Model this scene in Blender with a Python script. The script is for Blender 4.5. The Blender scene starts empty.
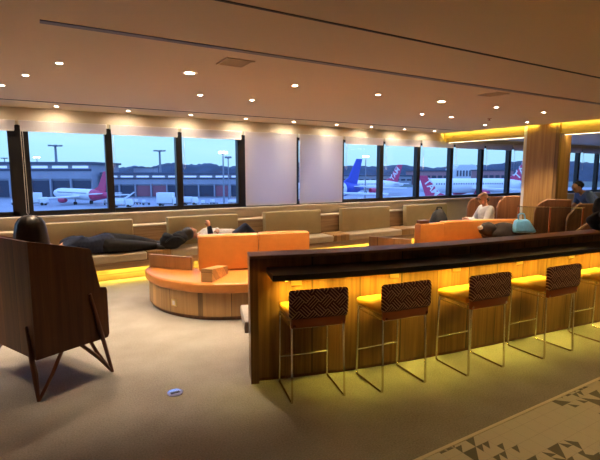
import bpy, bmesh, math, random
from mathutils import Vector, Matrix
random.seed(4)
S = bpy.context.scene
COL = S.collection
PI = math.pi

# ------------------------------------------------------------ materials
def nmat(name):
    m = bpy.data.materials.new(name); m.use_nodes = True
    nt = m.node_tree; b = nt.nodes['Principled BSDF']
    return m, nt, b

def plain(name, col, rough=.5, metal=0., noise=0., scale=20., spec=.5, bump=0., coat=0.):
    m, nt, b = nmat(name)
    b.inputs['Base Color'].default_value = (*col, 1)
    b.inputs['Roughness'].default_value = rough
    b.inputs['Metallic'].default_value = metal
    b.inputs['Specular IOR Level'].default_value = spec
    b.inputs['Coat Weight'].default_value = coat
    if noise or bump:
        tc = nt.nodes.new('ShaderNodeTexCoord')
        n = nt.nodes.new('ShaderNodeTexNoise'); n.inputs['Scale'].default_value = scale
        n.inputs['Detail'].default_value = 4
        nt.links.new(tc.outputs['Object'], n.inputs['Vector'])
        if noise:
            r = nt.nodes.new('ShaderNodeValToRGB')
            r.color_ramp.elements[0].position = .3; r.color_ramp.elements[1].position = .7
            r.color_ramp.elements[0].color = (*[c * (1 - noise) for c in col], 1)
            r.color_ramp.elements[1].color = (*[min(1, c * (1 + noise)) for c in col], 1)
            nt.links.new(n.outputs['Fac'], r.inputs['Fac'])
            nt.links.new(r.outputs['Color'], b.inputs['Base Color'])
        if bump:
            bp = nt.nodes.new('ShaderNodeBump'); bp.inputs['Strength'].default_value = bump
            bp.inputs['Distance'].default_value = .01
            nt.links.new(n.outputs['Fac'], bp.inputs['Height'])
            nt.links.new(bp.outputs['Normal'], b.inputs['Normal'])
    return m

def wood(name, c1, c2, axis='Z', rough=.42, scale=1., plank=0., coat=.15):
    """grain runs along `axis`; plank>0 puts joints that far apart across the grain"""
    m, nt, b = nmat(name)
    tc = nt.nodes.new('ShaderNodeTexCoord')
    mp = nt.nodes.new('ShaderNodeMapping')
    s = [22 * scale] * 3; s['XYZ'.index(axis)] = .9 * scale
    mp.inputs['Scale'].default_value = s
    nt.links.new(tc.outputs['Object'], mp.inputs['Vector'])
    n = nt.nodes.new('ShaderNodeTexNoise'); n.inputs['Scale'].default_value = 1.0
    n.inputs['Detail'].default_value = 6; n.inputs['Roughness'].default_value = .6
    n.inputs['Distortion'].default_value = .6
    nt.links.new(mp.outputs['Vector'], n.inputs['Vector'])
    r = nt.nodes.new('ShaderNodeValToRGB')
    r.color_ramp.elements[0].position = .32; r.color_ramp.elements[1].position = .68
    r.color_ramp.elements[0].color = (*c1, 1); r.color_ramp.elements[1].color = (*c2, 1)
    nt.links.new(n.outputs['Fac'], r.inputs['Fac'])
    out = r.outputs['Color']
    if plank:
        sx = nt.nodes.new('ShaderNodeSeparateXYZ'); nt.links.new(tc.outputs['Object'], sx.inputs[0])
        if axis == 'Z':
            a = nt.nodes.new('ShaderNodeMath'); a.operation = 'ADD'
            nt.links.new(sx.outputs['X'], a.inputs[0]); nt.links.new(sx.outputs['Y'], a.inputs[1])
            v = a.outputs[0]
        else:
            v = sx.outputs['Z']
        d = nt.nodes.new('ShaderNodeMath'); d.operation = 'DIVIDE'; d.inputs[1].default_value = plank
        nt.links.new(v, d.inputs[0])
        fl = nt.nodes.new('ShaderNodeMath'); fl.operation = 'FLOOR'; nt.links.new(d.outputs[0], fl.inputs[0])
        wn = nt.nodes.new('ShaderNodeTexWhiteNoise'); wn.noise_dimensions = '1D'
        nt.links.new(fl.outputs[0], wn.inputs['W'])
        fr = nt.nodes.new('ShaderNodeMath'); fr.operation = 'FRACT'; nt.links.new(d.outputs[0], fr.inputs[0])
        jt = nt.nodes.new('ShaderNodeMath'); jt.operation = 'LESS_THAN'; jt.inputs[1].default_value = .035
        nt.links.new(fr.outputs[0], jt.inputs[0])
        mr = nt.nodes.new('ShaderNodeMapRange'); mr.inputs['To Min'].default_value = .72; mr.inputs['To Max'].default_value = 1.18
        nt.links.new(wn.outputs['Value'], mr.inputs['Value'])
        sb = nt.nodes.new('ShaderNodeMath'); sb.operation = 'MULTIPLY_ADD'; sb.inputs[1].default_value = -.55
        nt.links.new(jt.outputs[0], sb.inputs[0]); nt.links.new(mr.outputs['Result'], sb.inputs[2])
        mx = nt.nodes.new('ShaderNodeVectorMath'); mx.operation = 'SCALE'
        nt.links.new(out, mx.inputs[0]); nt.links.new(sb.outputs[0], mx.inputs['Scale'])
        out = mx.outputs[0]
    nt.links.new(out, b.inputs['Base Color'])
    b.inputs['Roughness'].default_value = rough
    b.inputs['Coat Weight'].default_value = coat
    b.inputs['Coat Roughness'].default_value = .25
    return m

def emit(name, col, strength):
    m, nt, b = nmat(name)
    b.inputs['Base Color'].default_value = (*col, 1)
    b.inputs['Emission Color'].default_value = (*col, 1)
    b.inputs['Emission Strength'].default_value = strength
    return m

def glassy(name, tint=(.9, .95, .97), refl=.06):
    m = bpy.data.materials.new(name); m.use_nodes = True
    nt = m.node_tree; nt.nodes.clear()
    o = nt.nodes.new('ShaderNodeOutputMaterial')
    t = nt.nodes.new('ShaderNodeBsdfTransparent'); t.inputs[0].default_value = (*tint, 1)
    g = nt.nodes.new('ShaderNodeBsdfGlossy'); g.inputs['Roughness'].default_value = .02
    f = nt.nodes.new('ShaderNodeFresnel')
    ge = nt.nodes.new('ShaderNodeNewGeometry'); mi = nt.nodes.new('ShaderNodeMapRange'); mi.inputs['To Min'].default_value = 1.45; mi.inputs['To Max'].default_value = 1 / 1.45
    nt.links.new(ge.outputs['Backfacing'], mi.inputs['Value']); nt.links.new(mi.outputs['Result'], f.inputs[0])
    mx = nt.nodes.new('ShaderNodeMixShader')
    nt.links.new(f.outputs[0], mx.inputs[0]); nt.links.new(t.outputs[0], mx.inputs[1])
    nt.links.new(g.outputs[0], mx.inputs[2]); nt.links.new(mx.outputs[0], o.inputs[0])
    return m

def math_node(nt, op, a, b=None, c=None):
    n = nt.nodes.new('ShaderNodeMath'); n.operation = op
    for i, v in enumerate((a, b, c)):
        if v is None: continue
        if isinstance(v, (int, float)): n.inputs[i].default_value = v
        else: nt.links.new(v, n.inputs[i])
    return n.outputs[0]

def fabric_pattern(name):
    """maroon cloth with interlocking stepped diamond lines"""
    m, nt, b = nmat(name)
    tc = nt.nodes.new('ShaderNodeTexCoord'); sx = nt.nodes.new('ShaderNodeSeparateXYZ')
    nt.links.new(tc.outputs['Object'], sx.inputs[0])
    P = .11
    u = math_node(nt, 'DIVIDE', sx.outputs['X'], P); v = math_node(nt, 'DIVIDE', sx.outputs['Z'], P)
    # rotate 45
    a = math_node(nt, 'ADD', u, v); c = math_node(nt, 'SUBTRACT', u, v)
    ca = math_node(nt, 'FLOOR', a); cc = math_node(nt, 'FLOOR', c)
    chk = math_node(nt, 'MODULO', math_node(nt, 'ABSOLUTE', math_node(nt, 'ADD', ca, cc)), 2.)
    fa = math_node(nt, 'FRACT', math_node(nt, 'MULTIPLY', a, 4.)); fc = math_node(nt, 'FRACT', math_node(nt, 'MULTIPLY', c, 4.))
    la = math_node(nt, 'LESS_THAN', fa, .28); lc = math_node(nt, 'LESS_THAN', fc, .28)
    inv = math_node(nt, 'SUBTRACT', 1., chk)
    line = math_node(nt, 'ADD', math_node(nt, 'MULTIPLY', la, chk), math_node(nt, 'MULTIPLY', lc, inv))
    mx = nt.nodes.new('ShaderNodeMix'); mx.data_type = 'RGBA'
    nt.links.new(line, mx.inputs[0])
    mx.inputs[6].default_value = (.085, .018, .018, 1); mx.inputs[7].default_value = (.62, .36, .24, 1)
    nt.links.new(mx.outputs[2], b.inputs['Base Color'])
    b.inputs['Roughness'].default_value = .85
    return m

def tile_material(name):
    """pale tiles printed with scattered darker triangles"""
    m, nt, b = nmat(name)
    tc = nt.nodes.new('ShaderNodeTexCoord'); sx = nt.nodes.new('ShaderNodeSeparateXYZ')
    nt.links.new(tc.outputs['Object'], sx.inputs[0])
    T = .2
    def layer(T, thr, off):
        u = math_node(nt, 'DIVIDE', math_node(nt, 'ADD', sx.outputs['X'], off), T)
        v = math_node(nt, 'DIVIDE', math_node(nt, 'ADD', sx.outputs['Y'], off), T)
        fu = math_node(nt, 'FRACT', u); fv = math_node(nt, 'FRACT', v)
        cu = math_node(nt, 'FLOOR', u); cv = math_node(nt, 'FLOOR', v)
        cb = nt.nodes.new('ShaderNodeCombineXYZ'); nt.links.new(cu, cb.inputs[0]); nt.links.new(cv, cb.inputs[1])
        wn = nt.nodes.new('ShaderNodeTexWhiteNoise'); wn.noise_dimensions = '2D'
        nt.links.new(cb.outputs[0], wn.inputs['Vector'])
        pick = math_node(nt, 'LESS_THAN', wn.outputs['Value'], thr)
        flip = math_node(nt, 'LESS_THAN', wn.outputs['Value'], thr * .5)
        t1 = math_node(nt, 'LESS_THAN', math_node(nt, 'ADD', fu, fv), 1.)
        t2 = math_node(nt, 'LESS_THAN', fu, fv)
        tri = math_node(nt, 'ADD', math_node(nt, 'MULTIPLY', t1, flip), math_node(nt, 'MULTIPLY', t2, math_node(nt, 'SUBTRACT', 1., flip)))
        return math_node(nt, 'MULTIPLY', tri, pick), fu, fv
    # the triangles gather in drifting bands
    n = nt.nodes.new('ShaderNodeTexNoise'); n.inputs['Scale'].default_value = 1.5; n.inputs['Detail'].default_value = 0
    sn = nt.nodes.new('ShaderNodeVectorMath'); sn.operation = 'SNAP'; sn.inputs[1].default_value = (.12, .12, 1)
    nt.links.new(tc.outputs['Object'], sn.inputs[0]); nt.links.new(sn.outputs[0], n.inputs['Vector'])
    band = math_node(nt, 'GREATER_THAN', n.outputs['Fac'], .45)
    A, fu, fv = layer(.12, .40, 7.2); B, _, _ = layer(.06, .34, 3.)
    tri = math_node(nt, 'MULTIPLY', math_node(nt, 'MAXIMUM', A, B), band)
    grout = math_node(nt, 'MAXIMUM', math_node(nt, 'LESS_THAN', fu, .015), math_node(nt, 'LESS_THAN', fv, .015))
    mx = nt.nodes.new('ShaderNodeMix'); mx.data_type = 'RGBA'
    nt.links.new(tri, mx.inputs[0])
    mx.inputs[6].default_value = (.56, .50, .43, 1); mx.inputs[7].default_value = (.12, .11, .095, 1)
    mg = nt.nodes.new('ShaderNodeMix'); mg.data_type = 'RGBA'
    nt.links.new(math_node(nt, 'MULTIPLY', grout, .6), mg.inputs[0]); nt.links.new(mx.outputs[2], mg.inputs[6])
    mg.inputs[7].default_value = (.2, .17, .13, 1)
    nt.links.new(mg.outputs[2], b.inputs['Base Color'])
    b.inputs['Roughness'].default_value = .38
    return m

def carpet_material(name):
    m, nt, b = nmat(name)
    tc = nt.nodes.new('ShaderNodeTexCoord')
    n = nt.nodes.new('ShaderNodeTexNoise'); n.inputs['Scale'].default_value = 90; n.inputs['Detail'].default_value = 3
    n2 = nt.nodes.new('ShaderNodeTexNoise'); n2.inputs['Scale'].default_value = 2.2; n2.inputs['Detail'].default_value = 5
    for k in (n, n2): nt.links.new(tc.outputs['Object'], k.inputs['Vector'])
    s = math_node(nt, 'ADD', math_node(nt, 'MULTIPLY', n.outputs['Fac'], .55), math_node(nt, 'MULTIPLY', n2.outputs['Fac'], .45))
    r = nt.nodes.new('ShaderNodeValToRGB')
    r.color_ramp.elements[0].position = .36; r.color_ramp.elements[1].position = .64
    r.color_ramp.elements[0].color = (.235, .205, .18, 1); r.color_ramp.elements[1].color = (.37, .33, .29, 1)
    nt.links.new(s, r.inputs['Fac']); nt.links.new(r.outputs['Color'], b.inputs['Base Color'])
    bp = nt.nodes.new('ShaderNodeBump'); bp.inputs['Strength'].default_value = .5; bp.inputs['Distance'].default_value = .004
    nt.links.new(n.outputs['Fac'], bp.inputs['Height']); nt.links.new(bp.outputs['Normal'], b.inputs['Normal'])
    b.inputs['Roughness'].default_value = .95; b.inputs['Specular IOR Level'].default_value = .1
    return m

M = dict(
    carpet=carpet_material('carpet'), tile=tile_material('printed_tile'),
    ceil=plain('ceiling_paint', (.66, .50, .325), .8),
    wallp=plain('wall_beige', (.62, .52, .40), .75, noise=.04, scale=4),
    sill=plain('sill_beige', (.70, .60, .47), .55),
    wood_v=wood('walnut_vertical', (.105, .042, .014), (.25, .115, .042), 'Z', plank=.19),
    wood_bar=wood('bar_panel_oak', (.12, .046, .013), (.27, .125, .038), 'Z', plank=.31),
    wood_col=wood('column_oak', (.27, .13, .035), (.44, .24, .07), 'Z', plank=.74),
    wood_beam=wood('beam_oak', (.30, .17, .05), (.48, .30, .10), 'Y', scale=.6),
    wood_h=wood('bench_planks', (.24, .14, .07), (.42, .27, .14), 'X', plank=.095),
    wood_arm_y=wood('armchair_walnut_side', (.075, .024, .006), (.145, .052, .014), 'Y', rough=.6, coat=0),
    wood_pan_y=wood('booth_wood_panel', (.13, .045, .018), (.25, .10, .04), 'Y'),
    wood_isl=wood('sofa_oak', (.42, .22, .075), (.56, .32, .115), 'Z', plank=.11),
    wood_pan=wood('booth_wood', (.13, .045, .018), (.25, .10, .04), 'Z'),
    wood_top=wood('bar_top_wood', (.26, .11, .05), (.42, .20, .09), 'X', rough=.5, coat=.1),
    wood_leg=wood('walnut_leg', (.10, .030, .010), (.19, .06, .02), 'Z', rough=.35),
    wood_arm=wood('armchair_walnut', (.085, .028, .007), (.165, .062, .017), 'Z', rough=.6, plank=.23, coat=0),
    black=plain('black_laminate', (.018, .015, .014), .3),
    frame=plain('window_frame_black', (.012, .010, .010), .35),
    chrome=plain('brushed_steel', (.62, .55, .47), .22, 1.),
    brass=plain('brass_plate', (.70, .52, .22), .35, .8),
    orange=plain('orange_leather', (.56, .20, .038), .38, noise=.06, scale=9, bump=.05),
    orange2=plain('stool_orange_leather', (.62, .27, .035), .42, noise=.05, scale=12),
    strap=plain('brown_leather', (.34, .085, .022), .4),
    olive=plain('tan_leather', (.47, .375, .20), .45, noise=.05, scale=6, bump=.05),
    seat=plain('beige_leather', (.58, .47, .33), .45, noise=.05, scale=6),
    greyseat=plain('grey_beige_upholstery', (.50, .45, .40), .6, noise=.05, scale=14),
    fabric=fabric_pattern('diamond_fabric'),
    cassette=plain('white_metal', (.70, .66, .64), .4),
    led=emit('led_yellow', (1., .68, .06), 3.2),
    ledw=emit('led_warm_white', (1., .82, .45), 2.2),
    lamp=emit('lamp_warm', (1., .80, .55), 38.),
    trim_ring=plain('lamp_trim_white', (.75, .66, .56), .5),
    dark=plain('dark_slot', (.035, .028, .03), .6),
    slotgrey=plain('slot_grey', (.17, .14, .15), .5),
    glass=glassy('window_glass', (.93, .96, .98)),
    glass2=glassy('screen_glass', (.86, .90, .88)),
    skin=plain('skin', (.58, .30, .20), .5, noise=.05, scale=12),
    hair=plain('black_hair', (.008, .006, .006), .38, noise=.3, scale=40),
    navy=plain('navy_cloth', (.020, .027, .062), .85, noise=.2, scale=16, bump=.3),
    blackcloth=plain('black_cloth', (.010, .009, .011), .8, noise=.3, scale=16, bump=.3),
    whitecloth=plain('white_cotton', (.68, .64, .62), .85, noise=.06, scale=12, bump=.3),
    browncloth=plain('dark_brown_cloth', (.035, .02, .014), .9, noise=.2, scale=16, bump=.3),
    bluecloth=plain('blue_shirt', (.09, .15, .36), .85, noise=.1, scale=14, bump=.3),
    cyanbag=plain('light_blue_plastic', (.20, .55, .95), .35, noise=.15, scale=14, bump=.3),
    shoe=plain('black_shoe', (.015, .014, .016), .45),
    sole=plain('pale_sole', (.6, .55, .5), .7),
    greyfur=plain('grey_fur', (.10, .095, .10), .95, noise=.5, scale=30, bump=.8),
    mirror=plain('steel_plate', (.7, .72, .8), .12, 1.),
    apron=plain('apron_concrete', (.30, .32, .36), .8, noise=.08, scale=.05),
    planew=plain('aircraft_white', (.80, .82, .84), .35),
    magenta=plain('aircraft_magenta', (.55, .04, .13), .4),
    azul=plain('aircraft_blue', (.02, .05, .42), .4),
    concrete=plain('terminal_concrete', (.30, .32, .38), .8, noise=.08, scale=.2),
    concrete_d=plain('terminal_roof', (.07, .085, .13), .7),
    bay=plain('terminal_bay', (.035, .045, .08), .4),
    redpanel=plain('terminal_red_panel', (.28, .10, .13), .7),
    pinkwall=plain('far_pink_wall', (.38, .20, .22), .8),
    litwin=emit('terminal_lit_windows', (.45, .62, 1.), .42),
    mastlamp=emit('mast_lamp', (1., .95, .85), 6.),
    mast=plain('mast_steel', (.22, .24, .28), .6),
    truckw=plain('truck_white', (.72, .76, .78), .5),
    tyre=plain('tyre', (.02, .02, .022), .8),
    hills=plain('wooded_hills', (.035, .055, .085), .95, noise=.35, scale=.05),
    grass=plain('airfield_grass', (.10, .14, .12), .95, noise=.2, scale=.02),
)
M['blindf'] = None
def blind_material():
    m = bpy.data.materials.new('blind_fabric'); m.use_nodes = True
    nt = m.node_tree; nt.nodes.clear()
    o = nt.nodes.new('ShaderNodeOutputMaterial')
    d = nt.nodes.new('ShaderNodeBsdfDiffuse'); d.inputs[0].default_value = (.74, .70, .70, 1)
    t = nt.nodes.new('ShaderNodeBsdfTranslucent'); t.inputs[0].default_value = (.88, .78, .84, 1)
    g = nt.nodes.new('ShaderNodeBsdfGlossy'); g.inputs['Roughness'].default_value = .22
    mx = nt.nodes.new('ShaderNodeMixShader'); mx.inputs[0].default_value = .55
    m2 = nt.nodes.new('ShaderNodeMixShader'); m2.inputs[0].default_value = .04
    nt.links.new(d.outputs[0], mx.inputs[1]); nt.links.new(t.outputs[0], mx.inputs[2])
    nt.links.new(mx.outputs[0], m2.inputs[1]); nt.links.new(g.outputs[0], m2.inputs[2])
    nt.links.new(m2.outputs[0], o.inputs[0])
    return m
M['blindf'] = blind_material()

# ------------------------------------------------------------ mesh helpers
class MB:
    def __init__(self): self.bm = bmesh.new()
    def _xf(self, vs, mat):
        for v in vs: v.co = mat @ v.co
    def box(self, x0, x1, y0, y1, z0, z1, mat=None, bev=0., seg=2):
        b2 = bmesh.new()
        vs = [b2.verts.new((x, y, z)) for x in (x0, x1) for y in (y0, y1) for z in (z0, z1)]
        for f in ((0, 1, 3, 2), (4, 6, 7, 5), (0, 4, 5, 1), (2, 3, 7, 6), (0, 2, 6, 4), (1, 5, 7, 3)):
            b2.faces.new([vs[i] for i in f])
        if bev: bmesh.ops.bevel(b2, geom=b2.edges[:], offset=bev, segments=seg, profile=.5, affect='EDGES')
        return self.merge(b2, mat)
    def merge(self, b2, mat=None):
        if mat is not None:
            for v in b2.verts: v.co = mat @ v.co
        me = bpy.data.meshes.new('tmp'); b2.to_mesh(me); b2.free()
        self.bm.from_mesh(me); bpy.data.meshes.remove(me)
        return self
    def prism(self, pts, z0, z1, mat=None, bev=0., seg=2, inset_top=None):
        b2 = bmesh.new()
        lo = [b2.verts.new((p[0], p[1], z0)) for p in pts]; hi = [b2.verts.new((p[0], p[1], z1)) for p in pts]
        n = len(pts)
        b2.faces.new(lo[::-1]); top = b2.faces.new(hi)
        for i in range(n): b2.faces.new((lo[i], lo[(i + 1) % n], hi[(i + 1) % n], hi[i]))
        bmesh.ops.recalc_face_normals(b2, faces=b2.faces[:])
        if bev:
            es = [e for e in b2.edges if abs(e.verts[0].co.z - e.verts[1].co.z) < 1e-6]
            bmesh.ops.bevel(b2, geom=es, offset=bev, segments=seg, profile=.5, affect='EDGES')
        return self.merge(b2, mat)
    def tube(self, pts, r, n=8, closed=False, cap=True):
        pts = [Vector(p) for p in pts]; b2 = bmesh.new(); rings = []
        N = len(pts); up = None
        for i, p in enumerate(pts):
            if closed: d = (pts[(i + 1) % N] - pts[i - 1]).normalized()
            elif i == 0: d = (pts[1] - p).normalized()
            elif i == N - 1: d = (p - pts[i - 1]).normalized()
            else: d = ((pts[i + 1] - p).normalized() + (p - pts[i - 1]).normalized()).normalized()
            if up is None:
                up = Vector((0, 0, 1)) if abs(d.z) < .9 else Vector((1, 0, 0))
            s = d.cross(up)
            if s.length < 1e-4: s = d.orthogonal()
            s.normalize(); u = s.cross(d).normalized(); up = u
            rr = r[i] if isinstance(r, (list, tuple)) else r
            rings.append([b2.verts.new(p + (s * math.cos(2 * PI * k / n) + u * math.sin(2 * PI * k / n)) * rr) for k in range(n)])
        m = N if closed else N - 1
        for i in range(m):
            a, b = rings[i], rings[(i + 1) % N]
            for k in range(n):
                b2.faces.new((a[k], a[(k + 1) % n], b[(k + 1) % n], b[k]))
        if cap and not closed:
            b2.faces.new(rings[0][::-1]); b2.faces.new(rings[-1])
        bmesh.ops.recalc_face_normals(b2, faces=b2.faces[:])
        return self.merge(b2)
    def lathe(self, prof, n=24, mat=None):
        b2 = bmesh.new(); rings = []
        for r, z in prof:
            if r < 1e-5: rings.append([b2.verts.new((0, 0, z))])
            else: rings.append([b2.verts.new((r * math.cos(2 * PI * k / n), r * math.sin(2 * PI * k / n), z)) for k in range(n)])
        for a, b in zip(rings, rings[1:]):
            for k in range(n):
                q = [a[k % len(a)], a[(k + 1) % len(a)], b[(k + 1) % len(b)], b[k % len(b)]]
                u = []
                for v in q:
                    if v not in u: u.append(v)
                if len(u) >= 3:
                    try: b2.faces.new(u)
                    except ValueError: pass
        bmesh.ops.recalc_face_normals(b2, faces=b2.faces[:])
        return self.merge(b2, mat)
    def blob(self, c, r, noise=.0, sub=3, seed=0, mat=None):
        b2 = bmesh.new(); bmesh.ops.create_icosphere(b2, subdivisions=sub, radius=1)
        rnd = random.Random(seed); ph = [rnd.uniform(0, 6) for _ in range(9)]
        for v in b2.verts:
            q = v.co.copy()
            k = 1 + noise * (math.sin(3.1 * q.x + ph[0]) * math.sin(2.7 * q.y + ph[1]) + .6 * math.sin(5.3 * q.z + ph[2] + 2 * q.x) + .4 * math.sin(8 * q.y + ph[3]) * math.sin(7 * q.x + ph[4]))
            v.co = Vector((q.x * r[0], q.y * r[1], q.z * r[2])) * k + Vector(c)
        return self.merge(b2, mat)
    def strip(self, path, z0, z1, off0, off1, bev=0.):
        """extrude a band that follows a plan path between two sideways offsets"""
        P = [Vector((p[0], p[1], 0)) for p in path]; A = []; B = []
        for i, p in enumerate(P):
            a = P[max(0, i - 1)]; b = P[min(len(P) - 1, i + 1)]
            t = (b - a).normalized(); nrm = Vector((-t.y, t.x, 0))
            A.append(p + nrm * off0); B.append(p + nrm * off1)
        return self.prism([(v.x, v.y) for v in A] + [(v.x, v.y) for v in reversed(B)], z0, z1, bev=bev)
    def build(self, name, mat, parent=None, smooth=35, loc=None, rot=None):
        me = bpy.data.meshes.new(name); self.bm.to_mesh(me); self.bm.free()
        me.materials.append(mat)
        if smooth:
            me.polygons.foreach_set('use_smooth', [True] * len(me.polygons))
            me.set_sharp_from_angle(angle=math.radians(smooth))
        o = bpy.data.objects.new(name, me); COL.objects.link(o)
        if parent: o.parent = parent
        if loc: o.location = loc
        if rot: o.rotation_euler = rot
        return o

def thing(name, label, cat, loc=(0, 0, 0), rz=0., group=None):
    o = bpy.data.objects.new(name, None); COL.objects.link(o)
    o.empty_display_size = .1
    o.location = loc; o.rotation_euler = (0, 0, rz); o['label'] = label; o['category'] = cat
    if group: o['group'] = group
    return o
def tag(o, label, cat, group=None):
    o['label'] = label; o['category'] = cat
    if group: o['group'] = group
    return o
def struct(o, label=None):
    o['kind'] = 'structure'
    if label: o['label'] = label
    return o
def dup(root, loc, rz, label, group=None):
    r = root.copy(); COL.objects.link(r); r.location = loc; r.rotation_euler = (0, 0, rz); r['label'] = label
    if group: r['group'] = group
    for ch in list(root.children):
        c = ch.copy(); COL.objects.link(c); c.parent = r
        for g in list(ch.children):
            d = g.copy(); COL.objects.link(d); d.parent = c
    return r
def catmull(pts, n=6):
    out = []
    P = [Vector(p) for p in pts]
    for i in range(len(P) - 1):
        p0 = P[max(0, i - 1)]; p1 = P[i]; p2 = P[i + 1]; p3 = P[min(len(P) - 1, i + 2)]
        for k in range(n):
            t = k / n
            out.append(.5 * ((2 * p1) + (p2 - p0) * t + (2 * p0 - 5 * p1 + 4 * p2 - p3) * t * t + (3 * p1 - p0 - 3 * p2 + p3) * t ** 3))
    out.append(P[-1]); return out
def catmull_closed(pts, n=6):
    P = [Vector(p) for p in pts]; N = len(P); out = []
    for i in range(N):
        p0, p1, p2, p3 = P[i - 1], P[i], P[(i + 1) % N], P[(i + 2) % N]
        for k in range(n):
            t = k / n
            out.append(.5 * ((2 * p1) + (p2 - p0) * t + (2 * p0 - 5 * p1 + 4 * p2 - p3) * t * t + (3 * p1 - p0 - 3 * p2 + p3) * t ** 3))
    return out
def rot_z(a): return Matrix.Rotation(a, 4, 'Z')
def spot(loc, power, angle=70, blend=.6, col=(1, .79, .53), size=.03, target=None):
    l = bpy.data.lights.new('downlight_beam', 'SPOT'); l.energy = power; l.spot_size = math.radians(angle); l.spot_blend = blend
    l.color = col; l.shadow_soft_size = size
    o = bpy.data.objects.new('downlight_beam', l); COL.objects.link(o); o.location = loc
    if target: o.rotation_euler = (Vector(target) - Vector(loc)).to_track_quat('-Z', 'Y').to_euler()
    return o
def area(loc, sx, sy, power, col, rot=(0, 0, 0), spread=None):
    l = bpy.data.lights.new('led_strip_light', 'AREA'); l.shape = 'RECTANGLE'; l.size = sx; l.size_y = sy; l.energy = power; l.color = col
    if spread: l.spread = math.radians(spread)
    o = bpy.data.objects.new('led_strip_light', l); COL.objects.link(o); o.location = loc; o.rotation_euler = rot
    return o
YEL = (.97, .80, .11)

# ------------------------------------------------------------ room shell
CZ = 2.65; XL, XR, YB, YW = -5.0, 18.0, -3.5, 8.0; TILE_Y = 1.77
b = MB(); b.box(XL, XR, TILE_Y, YW, -.1, 0); o = struct(b.build('floor', M['carpet'], smooth=0), 'beige carpet floor')
b = MB(); b.box(XL, XR, YB, TILE_Y, -.1, 0); o = struct(b.build('floor_tile', M['tile'], smooth=0), 'pale tiled floor printed with dark triangles')
b = MB(); b.box(XL, XR, TILE_Y - .012, TILE_Y + .012, 0, .005); struct(b.build('trim_1', M['sill'], smooth=0), 'metal strip between carpet and tiles')
b = MB(); b.box(XL, XR, YB, YW, CZ, CZ + .15); struct(b.build('ceiling', M['ceil'], smooth=0))
b = MB(); b.box(XL, XR, YW, YW + .25, 0, 1.0); b.box(XL, XR, YW, YW + .25, 2.40, CZ + .15)
struct(b.build('wall_front', M['wallp'], smooth=0), 'beige window wall')
b = MB(); b.box(XL - .2, XL, YB, YW + .25, -.1, CZ + .15); struct(b.build('wall_left', M['wallp'], smooth=0))
b = MB(); b.box(XR, XR + .2, YB, YW + .25, -.1, CZ + .15); struct(b.build('wall_right', M['wallp'], smooth=0))
b = MB(); b.box(XL, XR, YB - .2, YB, -.1, CZ + .15); struct(b.build('wall_back', M['wallp'], smooth=0))
b = MB(); b.box(XL, XR, YW - .10, YW + .02, 1.0, 1.028, bev=.006); struct(b.build('trim_2', M['sill'], smooth=0), 'beige window sill')
# ceiling grooves
def groove(n, x0, x1, y, w, m, label):
    b = MB(); b.box(x0, x1, y - w / 2, y + w / 2, CZ - .006, CZ + .001)
    o = b.build('trim_%d' % n, m, smooth=0); struct(o, label)
groove(3, .12, 8.96, 3.42, .065, M['slotgrey'], 'grey linear air slot in the ceiling')
groove(4, -.5, 8.96, 2.50, .02, M['dark'], 'thin dark joint in the ceiling')
groove(5, XL, 9., 7.2, .025, M['dark'], 'thin dark joint in the ceiling above the bench')
# dropped oak beam with LED, then a lower ceiling beyond it
b = MB(); b.box(8.97, 9.10, -1., YW, 2.43, CZ)
o = struct(b.build('beam', M['wood_beam'], smooth=0), 'oak clad dropped beam lit yellow')
b = MB(); b.box(9.10, XR, -1., 4.4, 2.50, CZ); b.box(9.6, XR, 4.4, YW, 2.55, CZ)
struct(b.build('ceiling_low', M['cassette'], smooth=0), 'lower pale ceiling beyond the oak beam')
b = MB(); b.box(9.11, 9.16, -1., YW, 2.425, 2.445); o = tag(b.build('led_strip', M['ledw'], smooth=0), 'warm white light strip along the foot of the oak ceiling beam', 'light strip')
# the beam is washed by a row of LEDs under the ceiling edge
for y in (1.5, 3.2, 4.6, 6.2, 7.4):
    area((8.89, y, CZ - .012), .02, 1.35, 1.35, YEL, rot=(0, math.radians(-55), 0))
for y in (3.2, 4.6, 6.8): area((9.17, y, 2.41), .05, 1.5, 1.6, (1., .80, .35), rot=(0, math.radians(-40), 0))
# column
b = MB(); b.box(8.93, 9.37, 5.08, 5.76, 0, CZ, bev=.01)
struct(b.build('column', M['wood_col'], smooth=0), 'oak clad square column')
b = MB(); b.box(8.95, 9.38, 5.765, 5.84, 0, CZ, bev=.01)
struct(b.build('trim_6', M['cassette'], smooth=0), 'pale corner strip of the column')

# ------------------------------------------------------------ windows and blinds
mull = [-4.9, -3.72, -2.52, -1.33, -.11, 1.145, 2.30, 3.50, 4.70, 5.85, 6.98, 8.15, 9.32, 10.52, 11.72, 12.92, 14.12, 15.32, 16.52, 17.72]
GZ0, GZ1 = 1.028, 2.40
for i in range(len(mull) - 1):
    x0, x1 = mull[i], mull[i + 1]
    w = {4: .27, 7: .17}.get(i, .11)
    b = MB()
    b.box(x0 - w / 2, x0 + w / 2, YW + .02, YW + .14, GZ0, GZ1, bev=.004)
    b.box(x0 + w / 2, x1 - .05, YW + .02, YW + .12, GZ0, GZ0 + .075)
    b.box(x0 + w / 2, x1 - .05, YW + .02, YW + .12, GZ1 - .06, GZ1)
    fr = b.build('window_%d' % (i + 1), M['frame'], smooth=0); struct(fr, 'dark framed window pane looking onto the airfield')
    g = MB(); g.box(x0 + w / 2, x1 - .055, YW + .07, YW + .078, GZ0 + .075, GZ1 - .06)
    g.build('pane', M['glass'], fr, smooth=0)
blind_labels = {}
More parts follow.
